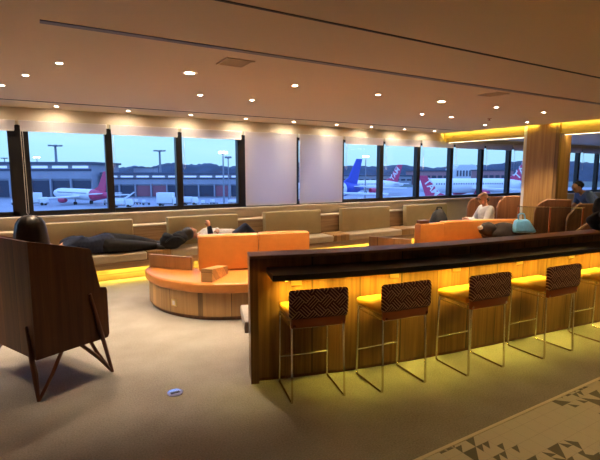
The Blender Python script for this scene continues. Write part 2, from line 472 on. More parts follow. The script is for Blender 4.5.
for i in range(3, 18):
    x0, x1 = mull[i] + .02, mull[i + 1] - .02
    closed = i in (7, 8)
    zb = 1.05 if closed else 2.298
    if closed:
        lab = 'white roller blind pulled fully down, left of the closed pair' if i == 7 else 'white roller blind pulled fully down, right of the closed pair'
    else:
        names = {3: 'above the leftmost window at the picture edge', 4: 'above the small pink tailed aircraft, long cord at left',
                 5: 'above the window with the slim mast and long loader truck', 6: 'above the window just left of the two closed blinds',
                 9: 'above the window with the blue aircraft tail', 10: 'above the distant slanted magenta tail',
                 11: 'above the window with the near magenta tail', 12: 'above the window with the white hangar',
                 13: 'above the window behind the balding man', 14: 'above the last window left of the oak column',
                 15: 'hidden partly by the oak column', 16: 'above the first window right of the oak column', 17: 'above the window behind the person in blue'}
        lab = 'rolled up white blind ' + names[i]
    t = thing('roller_blind', lab, 'blind', (x0, YW - .05, 0), group='roller blinds along the window wall')
    L = x1 - x0
    b = MB(); b.box(0, L, .004, .048, 2.39, 2.462, bev=.008); b.build('cassette', M['cassette'], t)
    b = MB(); b.box(.015, L - .015, -.002, .002, zb + .015, 2.455); b.build('blind_fabric', M['blindf'], t, smooth=0)
    b = MB(); b.box(.02, L - .02, -.008, .010, zb, zb + .02, bev=.005); b.build('bottom_bar', M['cassette'], t)
    b = MB(); zc = 1.06 if i == 4 else 1.75
    pts = [(.0 + .02, -.02, 2.38), (.0 + .02, -.02, zc + .03), (.035, -.02, zc), (.05, -.02, zc + .03), (.045, -.02, 2.38)]
    b.tube(pts, .004 if i == 4 else .0025, n=6); b.build('pull_cord', M['cassette'], t)

# ------------------------------------------------------------ bench along the windows
seats = [(-3.9, -2.3, -3.8, -2.4), (-1.85, -.4, -1.75, -.45), (.02, 1.52, .11, 1.39), (1.90, 3.32, 1.95, 3.22), (3.70, 5.12, 3.77, 5.03), (5.50, 6.95, 5.56, 6.88), (7.32, 8.86, 7.38, 8.74)]
FY = 7.25
t = thing('window_bench', 'long oak bench base with planked back ledge under the windows', 'bench', (0, 0, 0))
X0, X1 = -4.95, 8.9
b = MB(); b.box(X0, X1, 7.78, 7.995, 0, .80, bev=.004); b.build('back_panel', M['wood_h'], t)
b = MB(); b.box(X0, X1, 7.74, 7.998, .80, .825, bev=.004); b.build('back_ledge', M['sill'], t)
b = MB(); b.box(X0, X1, 7.50, 7.779, 0, .22); b.build('plinth', M['wood_h'], t)
b = MB(); b.box(X0, X1, FY + .01, 7.779, .22, .32, bev=.004); b.build('seat_board', M['wood_h'], t)
b = MB(); b.box(X0, X1, 7.455, 7.475, .190, .219); b.build('led_strip', M['led'], t, smooth=0)
for x in (-4, -2.6, -1.2, .2, 1.6, 3.0, 4.4, 5.8, 7.2, 8.3):
    area((x, 7.42, .205), 1.3, .03, 4.6, YEL, rot=(math.radians(15), 0, 0))
seat_l = ['beige bench seat at the far left out of reach of the windows', 'beige bench seat behind the dark haired person in the armchair', 'beige bench seat under the person lying in navy clothes',
          'beige bench seat under the person lying in a white top', 'beige bench seat in front of the closed blind at the right', 'beige bench seat below the window with the blue aircraft tail', 'beige bench seat at the right end beside the second orange sofa']
back_l = ['tan back cushion at the far left end of the bench', 'tan back cushion behind the dark haired person in the armchair', 'tan back cushion behind the person lying in navy clothes',
          'tan back cushion behind the black bag and white topped sleeper', 'tan back cushion below the closed blinds, right above the first orange sofa', 'tan back cushion below the window with the blue aircraft tail', 'tan back cushion furthest right, above the second orange sofa']
for k, (a, c, d, e) in enumerate(seats):
    if k == 0: continue
    b = MB(); b.box(a, c, FY, 7.56, .322, .45, bev=.03, seg=4); b.box(a, c, 7.50, 7.775, .322, .45, bev=.02, seg=3)
    tag(b.build('seat_cushion', M['seat']), seat_l[k], 'seat cushion', 'seat cushions on the window bench')
    th = math.radians(3)
    mt = Matrix.Translation((0, 7.575, .452)) @ Matrix.Rotation(-th, 4, 'X')
    b = MB(); b.box(d, e, .0, .13, .012, .495, mat=mt, bev=.022, seg=4)
    tag(b.build('back_cushion', M['olive']), back_l[k], 'cushion', 'back cushions on the window bench')
tabs = [(-2.3, -1.85), (-.4, .02), (1.52, 1.90), (3.32, 3.70), (5.12, 5.50), (6.95, 7.32)]
tl = ['oak side table section in the bench hidden at the far left', 'oak side table section in the bench behind the wooden armchair', 'oak side table section between the two lying people', 'oak side table section behind the first orange sofa back',
      'oak side table section left of the cushion under the blue tail window', 'oak side table section left of the second orange sofa']
for k, (a, c) in enumerate(tabs):
    if k == 0: continue
    b = MB(); b.box(a + .004, c - .004, FY, 7.775, .322, .455, bev=.006)
    tag(b.build('bench_table', M['wood_isl']), tl[k], 'table', 'table sections of the window bench')

# ------------------------------------------------------------ ceiling lights
wash = [(-1.6, 7.6), (-.6, 7.6), (.4, 7.6), (1.4, 7.6), (2.4, 7.6), (3.4, 7.6), (4.4, 7.6), (5.4, 7.6), (6.3, 7.6), (7.25, 7.6), (8.2, 7.6)]
inner = [(-.2, 6.08), (.03, 5.34), (.29, 4.61), (1.39, 4.40), (1.89, 5.59), (2.61, 5.62), (2.59, 4.45), (3.77, 4.43), (4.86, 4.40), (5.99, 4.38), (7.15, 4.35),
         (5.65, 5.52), (6.39, 5.55), (8.04, 6.11), (8.27, 5.35)]
off = [(-1.2, 4.5), (-1.1, 5.6), (-2.3, 4.5), (-2.3, 5.6)]
def fixture(loc, name='recessed_downlight'):
    t = thing(name, '', 'ceiling light', loc)
    b = MB(); b.lathe([(.027, -.004), (.042, -.006), (.044, 0), (.027, 0)], 24); b.build('trim_ring', M['trim_ring'], t)
    b = MB(); b.lathe([(0, -.003), (.027, -.003), (.027, 0), (0, 0)], 20); b.build('lamp_face', M['lamp'], t, smooth=0)
    return t
proto = None
def addfix(x, y, label, group):
    global proto
    if proto is None:
        proto = fixture((x, y, CZ)); proto['label'] = label; proto['group'] = group
    else:
        o = dup(proto, (x, y, CZ), 0, label, group)
        if 'brightest downlight,' in label or 'glaring downlight right' in label: o.scale = (1.7, 1.7, 1.7)  # glare put into the shape: these two fixtures are enlarged to look brighter
wl = {0: None, 1: None, 2: 'leftmost lit downlight of the row washing the window wall', 3: 'second downlight from the left in the window wall row', 4: 'third downlight from the left in the window wall row, left of the cord mullion',
      5: 'window row downlight above the left closed blind edge', 6: 'window row downlight above the middle of the closed blinds', 7: 'window row downlight above the right closed blind', 8: 'window row downlight above the blue tail window',
      9: 'second from last downlight in the window wall row', 10: 'last downlight of the window wall row, next to the oak beam'}
for k, (x, y) in enumerate(wash):
    if wl[k]: addfix(x, y, wl[k], 'downlights washing the window wall')
    spot((x, y + .04, CZ - .012), 10, 150, .8, size=.02, target=(x, y + 1.1, 0), col=(1, .84, .60))
il = ['downlight cut by the left picture edge', 'second downlight from the left picture edge, below the higher one', 'downlight left of the long grey slot end', 'brightest downlight, alone above the cord window',
      'left one of the two level downlights right of the brightest one', 'right one of the two level downlights right of the brightest one', 'downlight just under the long grey slot above the closed blinds', 'downlight above the blue tail window, left of the glaring one',
      'glaring downlight right of picture centre', 'downlight right of the glaring one, below the grey slot', 'rightmost downlight near the oak beam and grey slot', 'left one of the small pair below the glaring downlight', 'right one of the small pair below the glaring downlight',
      'small downlight nearest the yellow beam', 'small downlight beside the oak column top']
for x, y in wash: spot((x, y, CZ - .012), 24, 78, .7, col=(1, .82, .56))
for k, (x, y) in enumerate(inner):
    addfix(x, y, il[k], 'downlights over the lounge seating')
    spot((x, y, CZ - .01), {3: 125, 6: 110, 8: 85, 2: 75}.get(k, 84 if y > 5 else 64), 78, .6, size=.03, col=(1, .79, .53))
for x, y in off: spot((x, y, CZ - .01), 50, 78, .6, col=(1, .79, .53))
for x, y in ((2.2, .9), (3.6, .9), (5.0, .9), (6.4, .9)): spot((x, y, CZ - .01), 20, 100, .7, col=(1, .74, .30))
for x, y in ((11, 4.4), (13, 4.4), (11.5, 6.5), (14, 6.5)): spot((x, y, 2.45), 40, 100, .6)
# vents and sensor
for x, y, lab in ((1.61, 3.80, 'square white ceiling vent left of the long slot middle'), (4.97, 3.68, 'square white ceiling vent at the right below the slot')):
    t = thing('ceiling_vent', lab, 'vent', (x, y, CZ), group='ceiling vents')
    b = MB()
    for q in ((-.13, .13, -.13, -.11), (-.13, .13, .11, .13), (-.13, -.11, -.11, .11), (.11, .13, -.11, .11)): b.box(q[0], q[1], q[2], q[3], -.008, 0)
    b.build('frame', M['ceil'], t, smooth=0)
    b = MB(); b.box(-.11, .11, -.11, .11, -.002, 0); b.build('backing', M['slotgrey'], t, smooth=0)
    b = MB()
    for j in range(7): b.box(-.11, .11, -.10 + j * .03, -.085 + j * .03, -.007, -.002)
    b.build('louvre', M['ceil'], t, smooth=0)
t = thing('sprinkler_head', 'small dark sprinkler under the ceiling near the small downlight pair', 'sprinkler', (7.15, 5.35, CZ))
b = MB(); b.lathe([(0, 0), (.04, 0), (.035, -.008), (.012, -.012), (.010, -.03), (0, -.03)], 16); b.build('collar', M['strap'], t)
b = MB(); b.lathe([(0, -.03), (.03, -.032), (.03, -.036), (0, -.036)], 16); b.build('deflector', M['strap'], t)

# ------------------------------------------------------------ bar
bx = [(1.50, 3.17), (2.60, 2.875), (3.80, 2.69), (5.50, 2.50)]
def bary(x):
    if x > 5.5: return 2.50 - (x - 5.5) * .055
    s = 0
    for i, (xi, yi) in enumerate(bx):
        L = yi
        for j, (xj, _) in enumerate(bx):
            if i != j: L *= (x - xj) / (xi - xj)
        s += L
    return s
def barpath(x0, x1, n=30): return [(x0 + (x1 - x0) * i / n, bary(x0 + (x1 - x0) * i / n)) for i in range(n + 1)]
t = thing('bar_counter', 'long curved oak bar counter with black drinks shelf and yellow underlight', 'bar', (0, 0, 0))
b = MB(); b.strip(barpath(1.50, 5.46), .03, 1.025, 0, .14); b.build('bar_panel', M['wood_bar'], t, smooth=20)
b = MB(); b.strip(barpath(5.46, 8.5), .03, .90, 0, .14); b.build('bar_panel', M['wood_bar'], t, smooth=20)
b = MB(); b.strip(barpath(1.50, 8.5), .0, .03, .012, .13); b.build('kick_plate', M['wood_leg'], t, smooth=20)
b = MB(); b.strip(barpath(1.44, 5.52), 1.025, 1.05, -.035, .17, bev=.004); b.build('bar_top', M['wood_top'], t, smooth=20)
b = MB(); b.strip(barpath(1.44, 1.50, 2), 0, 1.025, -.035, .16); b.build('end_panel', M['wood_bar'], t, smooth=20)
b = MB(); b.strip(barpath(1.565, 8.5), .905, .95, -.31, -.002, bev=.003); b.build('drinks_shelf', M['black'], t, smooth=20)
b = MB(); b.strip(barpath(1.60, 8.4), .892, .904, -.035, -.015); b.build('led_strip', M['led'], t, smooth=20)
b = MB(); b.box(-.0, .02, -.28, -.02, .892, .904, mat=Matrix.Translation((1.585, bary(1.585), 0))); b.build('led_strip', M['led'], t, smooth=0)
for k in range(14):
    x = 1.85 + k * .48
    sl = math.atan2(bary(x + .05) - bary(x - .05), .1)
    area((x + .05 * math.sin(sl), bary(x) - .09, .895), .46, .04, 1.8, YEL, rot=(math.radians(8), 0, sl), spread=95)
for x, lab in ((1.80, None), (2.66, None), (3.32, None), (4.12, None), (4.9, None)):
    sl = math.atan2(bary(x + .05) - bary(x - .05), .1)
    pl = MB(); pl.box(-.045, .045, -.008, 0, .79, .85, bev=.003); o = pl.build('socket_plate', M['brass'], t, loc=(x, bary(x) - .001, 0), rot=(0, 0, sl))
    o['label'] = 'brass socket plate'

# upholstered bench on the far side of the bar, its near end shows past the bar end
t = thing('bar_back_bench', 'grey beige upholstered bench against the far side of the bar', 'bench', (0, 0, 0))
pth = [(p[0] + .10, p[1] + .18) for p in barpath(1.38, 5.2)]
b = MB(); b.strip(pth[2:], 0, .33, .03, .50); b.build('base', M['wood_isl'], t, smooth=20)
b = MB(); b.strip(pth, .33, .44, .01, .53, bev=.02); b.build('seat', M['greyseat'], t, smooth=30)

# ------------------------------------------------------------ bar stools
def make_stool():
    t = thing('bar_stool', '', 'stool', (0, 0, 0))
    for s in (-1, 1):
        b = MB()
        pts = [(s * .200, -.175, .60), (s * .205, -.20, .06), (s * .207, -.20, .02), (s * .207, -.18, .009), (s * .207, .165, .009), (s * .205, .185, .02), (s * .205, .185, .06), (s * .200, .180, .60)]
        b.tube(pts, .0085, 8); b.build('leg_frame', M['chrome'], t)
    b = MB(); b.tube([(-.203, .184, .22), (.203, .184, .22)], .008, 8); b.build('footrest', M['chrome'], t)
    b = MB()
    for z in (.575, .610):
        b.tube([(-.198, -.172, z), (.198, -.172, z), (.198, .182, z), (-.198, .182, z)], .007, 8, closed=True)
    b.build('seat_frame', M['chrome'], t)
    b = MB(); b.box(-.21, .21, -.15, .205, .617, .672, bev=.022, seg=4); b.build('seat', M['orange2'], t)
    b = MB(); b.box(-.226, .226, -.222, -.168, .65, .862, bev=.024, seg=4); b.build('backrest', M['fabric'], t)
    b = MB(); b.box(-.212, .212, -.205, -.170, .580, .668, bev=.012, seg=3); b.build('back_strap', M['strap'], t)
    b = MB()
    for s in (-1, 1): b.lathe([(0, 0), (.012, 0), (.010, -.006), (0, -.008)], 10, mat=Matrix.Translation((s * .19, -.205, .60)) @ Matrix.Rotation(-PI / 2, 4, 'X') @ Matrix.Rotation(PI, 4, 'X'))
    b.build('bolt', M['chrome'], t)
    return t
stool = make_stool()
st = [((1.795, 2.845), -.25, 'leftmost bar stool with patterned back, nearest the bar end'), ((2.455, 2.665), -.12, 'second bar stool from the left end of the bar'),
      ((3.255, 2.52), -.10, 'third bar stool from the left end of the bar'), ((4.13, 2.405), -.07, 'fourth bar stool from the left, smallest back fully in view'),
      ((5.02, 2.30), -.08, 'bar stool whose yellow seat shows at the right picture edge')]
for k, ((x, y), rz, lab) in enumerate(st):
    if k == 0: stool.location = (x, y, 0); stool.rotation_euler = (0, 0, rz); stool['label'] = lab; stool['group'] = 'bar stools at the counter'
    else: dup(stool, (x, y, 0), rz, lab)

# ------------------------------------------------------------ crescent sofas
def sofa(name, label, T, front, rear, base_in, panel, backs, arms, socket=None):
    t = thing(name, label, 'sofa', (0, 0, 0))
    fr = [(T @ Vector((x, y, 0))) for x, y in front]; re = [(T @ Vector((x, y, 0))) for x, y in rear]
    fc = catmull([(v.x, v.y, 0) for v in fr], 6)
    outline = [(v.x, v.y) for v in fc] + [(v.x, v.y) for v in re]
    cx = sum(p[0] for p in outline) / len(outline); cy = sum(p[1] for p in outline) / len(outline)
    def ins(pts, d):
        out = []
        for x, y in pts:
            v = Vector((cx - x, cy - y)); L = v.length; v = v / L * min(d, L); out.append((x + v.x, y + v.y))
        return out
    b = MB(); b.prism(ins(outline, base_in + .04), 0, .05); b.build('plinth', M['wood_leg'], t, smooth=25)
    b = MB(); b.prism(ins(outline, base_in), .05, .33); b.build('base', M['wood_isl'], t, smooth=25)
    b = MB(); b.prism(outline, .33, .45, bev=.03, seg=4); b.build('seat', M['orange'], t, smooth=40)
    for p in panel:
        q = [T @ Vector((x, y, 0)) for x, y in p]
        b = MB(); b.strip([(v.x, v.y) for v in q], .452, .62, -.02, .02, bev=.004); b.build('low_panel', M['wood_isl'], t, smooth=20)
    for p, zt in backs:
        q = [T @ Vector((x, y, 0)) for x, y in p]
        c = catmull([(v.x, v.y, 0) for v in q], 6)
        b = MB(); b.strip([(v.x, v.y) for v in c], .452, zt, -.07, .07, bev=.03)
        b.build('backrest', M['orange'], t, smooth=50)
    for (x, y, a) in arms:
        v = T @ Vector((x, y, 0))
        prof = [(0, 0), (.46, 0), (.46, .10), (0, .15)]
        b = MB(); b.prism([(px_, pz_) for px_, pz_ in prof], -.07, .07, bev=.004)
        o = b.build('armrest', M['wood_isl'], t, smooth=20, loc=(v.x, v.y, .452), rot=(PI / 2, 0, a))
    return t
front1 = [(1.30, 6.14), (1.21, 5.95), (1.20, 5.68), (1.26, 5.36), (1.40, 5.08), (1.60, 4.84), (1.85, 4.68), (2.12, 4.57), (2.6, 4.44), (3.2, 4.34), (3.75, 4.30), (3.95, 4.42), (3.98, 4.7)]
rear1 = [(3.92, 4.98), (3.35, 5.10), (2.6, 5.38), (1.86, 5.62), (1.36, 6.14)]
I4 = Matrix.Identity(4)
s1 = sofa('curved_sofa', 'curved orange leather sofa with oak base beyond the bar end', I4, front1, rear1, .05,
     [[(1.31, 6.08), (1.72, 5.57)]], [([(1.77, 5.48), (2.1, 5.40), (2.5, 5.26)], .915), ([(2.505, 5.258), (2.85, 5.15), (3.14, 5.04)], .925)], [(1.66, 4.86, math.radians(46)), (2.9, 4.52, math.radians(70))])
# brass floor-level socket on the sofa base
b = MB(); b.box(-.042, .042, -.016, .02, -.042, .042, bev=.004); so = b.build('socket_plate', M['brass'], s1, loc=(1.378, 5.20, .17), rot=(0, 0, math.radians(-63)))
b = MB(); b.box(-.018, .018, -.020, -.012, -.024, .024); b.build('socket_insert', M['cassette'], so, smooth=0)
T2 = Matrix.Translation((3.57, -.20, 0))
front2 = [(1.30, 6.14), (1.21, 5.95), (1.20, 5.68), (1.26, 5.36), (1.40, 5.08), (1.60, 4.84), (1.85, 4.68), (2.12, 4.57), (2.6, 4.44), (3.2, 4.34), (3.75, 4.30), (3.95, 4.42), (3.98, 4.7)]
s2 = sofa('curved_sofa', 'second orange leather sofa at the right with the blue bag on it', T2, front2, rear1, .05,
     [[(1.31, 6.08), (1.66, 5.45)]], [([(1.72, 5.38), (1.95, 5.36), (2.2, 5.32)], .88), ([(2.205, 5.32), (2.75, 5.22), (3.3, 5.05), (3.68, 4.86)], .90)], [(1.70, 4.80, math.radians(46)), (2.75, 4.52, math.radians(70))])

b = MB(); b.box(5.30, 5.48, 5.12, 5.22, .882, .93, bev=.004); b.build('side_cap', M['wood_leg'], s2)
# ------------------------------------------------------------ big wooden armchair, seen from behind
def wood_armchair(label, loc, rz, W=.88, far=False):
    """origin: rear right corner on the floor; +x runs forward along the side, +y across the back"""
    t = thing('wooden_armchair', label, 'armchair', loc, rz)
    side = [(0, .31), (.585, .31), (.60, .34), (.60, .72), (.59, .745), (.54, .755), (.48, 1.07), (.46, 1.09), (0, 1.205)]
    for y0 in (0, W - .03):
        b = MB(); b.prism(side, 0, .03, bev=.003)
        b.build('side_panel', M['wood_arm_y'], t, smooth=20, loc=(0, y0 + .03, 0), rot=(PI / 2, 0, 0))
    b = MB(); b.box(-.0, .03, .03, W - .03, .31, 1.20, bev=.003); b.build('back_panel', M['wood_arm'], t, smooth=20)
    b = MB(); b.box(.03, .58, .03, W - .03, .30, .33); b.build('bottom_board', M['wood_arm'], t, smooth=20)
    b = MB(); b.box(.05, .59, .035, W - .035, .332, .46, bev=.03, seg=4); b.build('seat_cushion', M['strap'], t)
    b = MB(); b.box(.032, .13, .035, W - .035, .462, 1.12, bev=.03, seg=4); b.build('back_cushion', M['strap'], t)
    # four V-shaped struts: one batten runs up the shell, two short ones splay from the same foot
    for (fx, fy, ux, sy, inx) in ((.0, -.012, -.055, -1, .20), (.60, -.012, -.16, -1, -.24), (.0, W + .012, -.055, 1, .20), (.60, W + .012, -.16, 1, -.24)):
        b = MB()
        foot = Vector((fx - (.012 if inx > 0 else .0), fy, 0))
        top = Vector((fx - .016, -sy * .10 + fy, .56)) if inx > 0 else Vector((fx + ux, fy, .72))
        b.tube([foot, foot.lerp(top, .5), top], [.013, .019, .012], 8)
        b.tube([foot, Vector((fx + inx * .5, fy * .98 if sy < 0 else fy, .17)), Vector((fx + inx, fy - sy * .035, .31))], [.012, .015, .015], 8)
        b.tube([foot, Vector((fx + (.03 if inx > 0 else -.07), fy - sy * .10, .17)), Vector((fx + (.05 if inx > 0 else -.09), fy - sy * .20, .305))], [.012, .015, .015], 8)
        b.build('leg', M['wood_leg'], t, smooth=60)
    return t
ang = math.atan2(.25, .53)
AC = (-.045, 3.74, 0)
wood_armchair('high backed wooden shell armchair with V shaped legs at the left front', AC, ang)

# ------------------------------------------------------------ people
def person(name, label, loc, rz, J, E, cloth, extras=None, vox=.011):
    """J: joint -> (xyz, radius); E: list of joint pairs; one continuous remeshed body; cloth: list of (part name, material key, edges, grow)"""
    t = thing(name, label, 'person', loc, rz)
    def skin(edges, grow, nm, mat, parent, rings=True, trim=None):
        names = []
        for a, c in edges:
            for q in (a, c):
                if q not in names: names.append(q)
        b2 = bmesh.new()
        for a, c in edges:   # capsule chain, then remesh to one skin
            pa, ra = Vector(J[a][0]), J[a][1] + grow; pc, rc = Vector(J[c][0]), J[c][1] + grow
            L = (pc - pa).length; n = max(2, int(L / (.5 * min(ra, rc))) + 1)
            for i in range(n + 1):
                f = i / n; bmesh.ops.create_icosphere(b2, subdivisions=2, radius=ra + (rc - ra) * f, matrix=Matrix.Translation(pa.lerp(pc, f)))
        me = bpy.data.meshes.new(nm); b2.to_mesh(me); b2.free()
        o = bpy.data.objects.new(nm, me); COL.objects.link(o)
        r = o.modifiers.new('r', 'REMESH'); r.mode = 'VOXEL'; r.voxel_size = vox
        sm = o.modifiers.new('s', 'SMOOTH'); sm.factor = .6; sm.iterations = 4
        bpy.context.view_layer.update()
        ev = o.evaluated_get(bpy.context.evaluated_depsgraph_get())
        m2 = bpy.data.meshes.new_from_object(ev); bpy.data.objects.remove(o)
        m2.name = nm; m2.materials.clear(); m2.materials.append(M[mat])
        m2.polygons.foreach_set('use_smooth', [True] * len(m2.polygons))
        o = bpy.data.objects.new(nm, m2); COL.objects.link(o); o.parent = parent
        return o
    skin(E, 0, 'body', 'skin', t)
    for nm, mat, ed, g in cloth: skin(ed, g, nm, mat, t)
    return t

def fingers(J, E, wrist, d, side, curl, s=1.):
    """palm and five unequal bent fingers. d: direction of the hand, side: thumb side, curl: direction fingers bend to"""
    d = Vector(d).normalized(); side = Vector(side).normalized(); curl = Vector(curl).normalized()
    w = Vector(J[wrist][0])
    J[wrist + '_palm'] = (tuple(w + d * .05 * s), .024 * s); E.append((wrist, wrist + '_palm'))
    for i, L in enumerate((.066, .074, .068, .054)):
        off = side * (.030 - .020 * i) * s
        k = wrist + '_f%d' % i
        r = w + d * .075 * s + off
        J[k + 'a'] = (tuple(r), .0105 * s); J[k + 'b'] = (tuple(r + (d * .9 + curl * .4).normalized() * L * .55 * s), .009 * s)
        J[k + 'c'] = (tuple(r + (d * .9 + curl * .4).normalized() * L * .55 * s + (d * .5 + curl * .9).normalized() * L * .5 * s), .0075 * s)
        E += [(wrist + '_palm', k + 'a'), (k + 'a', k + 'b'), (k + 'b', k + 'c')]
    k = wrist + '_th'
    J[k + 'a'] = (tuple(w + d * .03 * s + side * .034 * s), .012 * s); J[k + 'b'] = (tuple(w + d * .065 * s + side * .056 * s + curl * .012 * s), .0095 * s)
    J[k + 'c'] = (tuple(w + d * .09 * s + side * .060 * s + curl * .028 * s), .008 * s)
    E += [(wrist + '_palm', k + 'a'), (k + 'a', k + 'b'), (k + 'b', k + 'c')]

def add_head(J, E, c, fwd, up, neck, s=1.):
    """skull, jaw, nose and ears as chains that merge into the one body surface"""
    c = Vector(c); f = Vector(fwd).normalized(); u = Vector(up).normalized(); r = f.cross(u).normalized()
    def P(a, b_, c_): return tuple(c + (r * a + f * b_ + u * c_) * s)
    J['skull_b'] = (P(0, -.025, .03), .082 * s); J['skull_f'] = (P(0, .028, .028), .073 * s)
    J['jaw'] = (P(0, .040, -.055), .046 * s); J['chin'] = (P(0, .062, -.088), .022 * s)
    J['nose_t'] = (P(0, .092, .018), .012 * s); J['nose_b'] = (P(0, .112, -.018), .013 * s)
    J['lip_l'] = (P(-.018, .086, -.052), .009 * s); J['lip_r'] = (P(.018, .086, -.052), .009 * s)
    J['brow_l'] = (P(-.035, .082, .035), .014 * s); J['brow_r'] = (P(.035, .082, .035), .014 * s)
    J['ear_l1'] = (P(-.078, -.005, .015), .012 * s); J['ear_l2'] = (P(-.080, -.010, -.022), .009 * s)
    J['ear_r1'] = (P(.078, -.005, .015), .012 * s); J['ear_r2'] = (P(.080, -.010, -.022), .009 * s)
    E += [(neck, 'skull_b'), ('skull_b', 'skull_f'), ('skull_f', 'jaw'), ('jaw', 'chin'), ('nose_t', 'nose_b'), ('skull_f', 'nose_t'), ('lip_l', 'lip_r'), ('jaw', 'lip_l'), ('brow_l', 'brow_r'), ('skull_f', 'brow_l'),
          ('ear_l1', 'ear_l2'), ('ear_r1', 'ear_r2')]
    return [P(-.032, .080, .008), P(.032, .080, .008)], .013 * s
def eyes(t, pos, r):
    for p in pos:
        b = MB(); b.lathe([(0, -r), (r * .7, -r * .7), (r, 0), (r * .7, r * .7), (0, r)], 12); b.build('eye', M['blackcloth'], t, loc=p)
def ell(name, mat, t, items, sub=3):
    b = MB()
    for c, r, nz, sd in items: b.blob(c, r, nz, sub, sd)
    return b.build(name, M[mat], t, smooth=180)
def chainpart(name, mat, t, chains):
    b = MB()
    for pts, r in chains: b.tube(catmull(pts, 4), r if isinstance(r, float) else [r[0] + (r[1] - r[0]) * i / (len(catmull(pts, 4)) - 1) for i in range(len(catmull(pts, 4)))], 10)
    return b.build(name, M[mat], t, smooth=180)

# woman in the armchair (local: +x forward)
def seated_woman():
    J = {'pel': ((.24, 0, .56), .12), 'hipl': ((.26, .09, .55), .09), 'hipr': ((.26, -.09, .55), .09), 'waist': ((.22, 0, .70), .105), 'chest': ((.21, 0, .90), .115), 'shl': ((.21, .15, .99), .055), 'shr': ((.21, -.15, .99), .055),
         'neck0': ((.21, 0, 1.02), .05), 'neck1': ((.22, 0, 1.10), .046),
         'knl': ((.44, .22, .55), .058), 'knr': ((.44, -.22, .55), .058), 'anl': ((.46, -.06, .53), .036), 'anr': ((.38, .06, .53), .036), 'tol': ((.47, -.17, .53), .03), 'tor': ((.38, .17, .53), .03),
         'ell': ((.28, .22, .74), .04), 'elr': ((.28, -.22, .74), .04), 'wrl': ((.42, .10, .66), .027), 'wrr': ((.42, -.10, .66), .027)}
    E = [('pel', 'waist'), ('pel', 'hipl'), ('pel', 'hipr'), ('waist', 'chest'), ('chest', 'shl'), ('chest', 'shr'), ('chest', 'neck0'), ('neck0', 'neck1'), ('hipl', 'knl'), ('hipr', 'knr'), ('knl', 'anl'), ('knr', 'anr'),
         ('anl', 'tol'), ('anr', 'tor'), ('shl', 'ell'), ('shr', 'elr'), ('ell', 'wrl'), ('elr', 'wrr')]
    fingers(J, E, 'wrl', (1, -.3, -.2), (0, -1, .3), (0, 0, -1)); fingers(J, E, 'wrr', (1, .3, -.2), (0, 1, .3), (0, 0, -1))
    ep, er = add_head(J, E, (.235, 0, 1.205), (.45, .9, -.1), (0, 0, 1), 'neck1')
    cloth = [('sweater', 'blackcloth', [('pel', 'waist'), ('waist', 'chest'), ('chest', 'shl'), ('chest', 'shr'), ('shl', 'ell'), ('shr', 'elr'), ('ell', 'wrl'), ('elr', 'wrr')], .014),
             ('trousers', 'navy', [('pel', 'hipl'), ('pel', 'hipr'), ('hipl', 'knl'), ('hipr', 'knr'), ('knl', 'anl'), ('knr', 'anr')], .012),
             ('shoe', 'shoe', [('anl', 'tol')], .01), ('shoe', 'shoe', [('anr', 'tor')], .01)]
    M0 = Matrix.Translation(AC) @ rot_z(ang)
    base = M0 @ Vector((.075, .56, 0))
    t = person('person', 'person with long black hair seated in the wooden armchair, seen from behind', base, ang, J, E, cloth)
    eyes(t, ep, er)
    b = MB(); b.lathe([(0, 1.348), (.045, 1.342), (.082, 1.318), (.105, 1.28), (.117, 1.22), (.128, 1.14), (.136, 1.05), (.13, .95), (.10, .88), (0, .86)], 28, mat=Matrix.Translation((.20, -.035, 0)))
    for v in b.bm.verts:
        a = math.atan2(v.co.y + .035, v.co.x - .20); v.co.x += .006 * math.sin(9 * a); v.co.y += .006 * math.cos(11 * a)
    b.build('hair', M['hair'], t, smooth=180)
    return t
W = seated_woman()

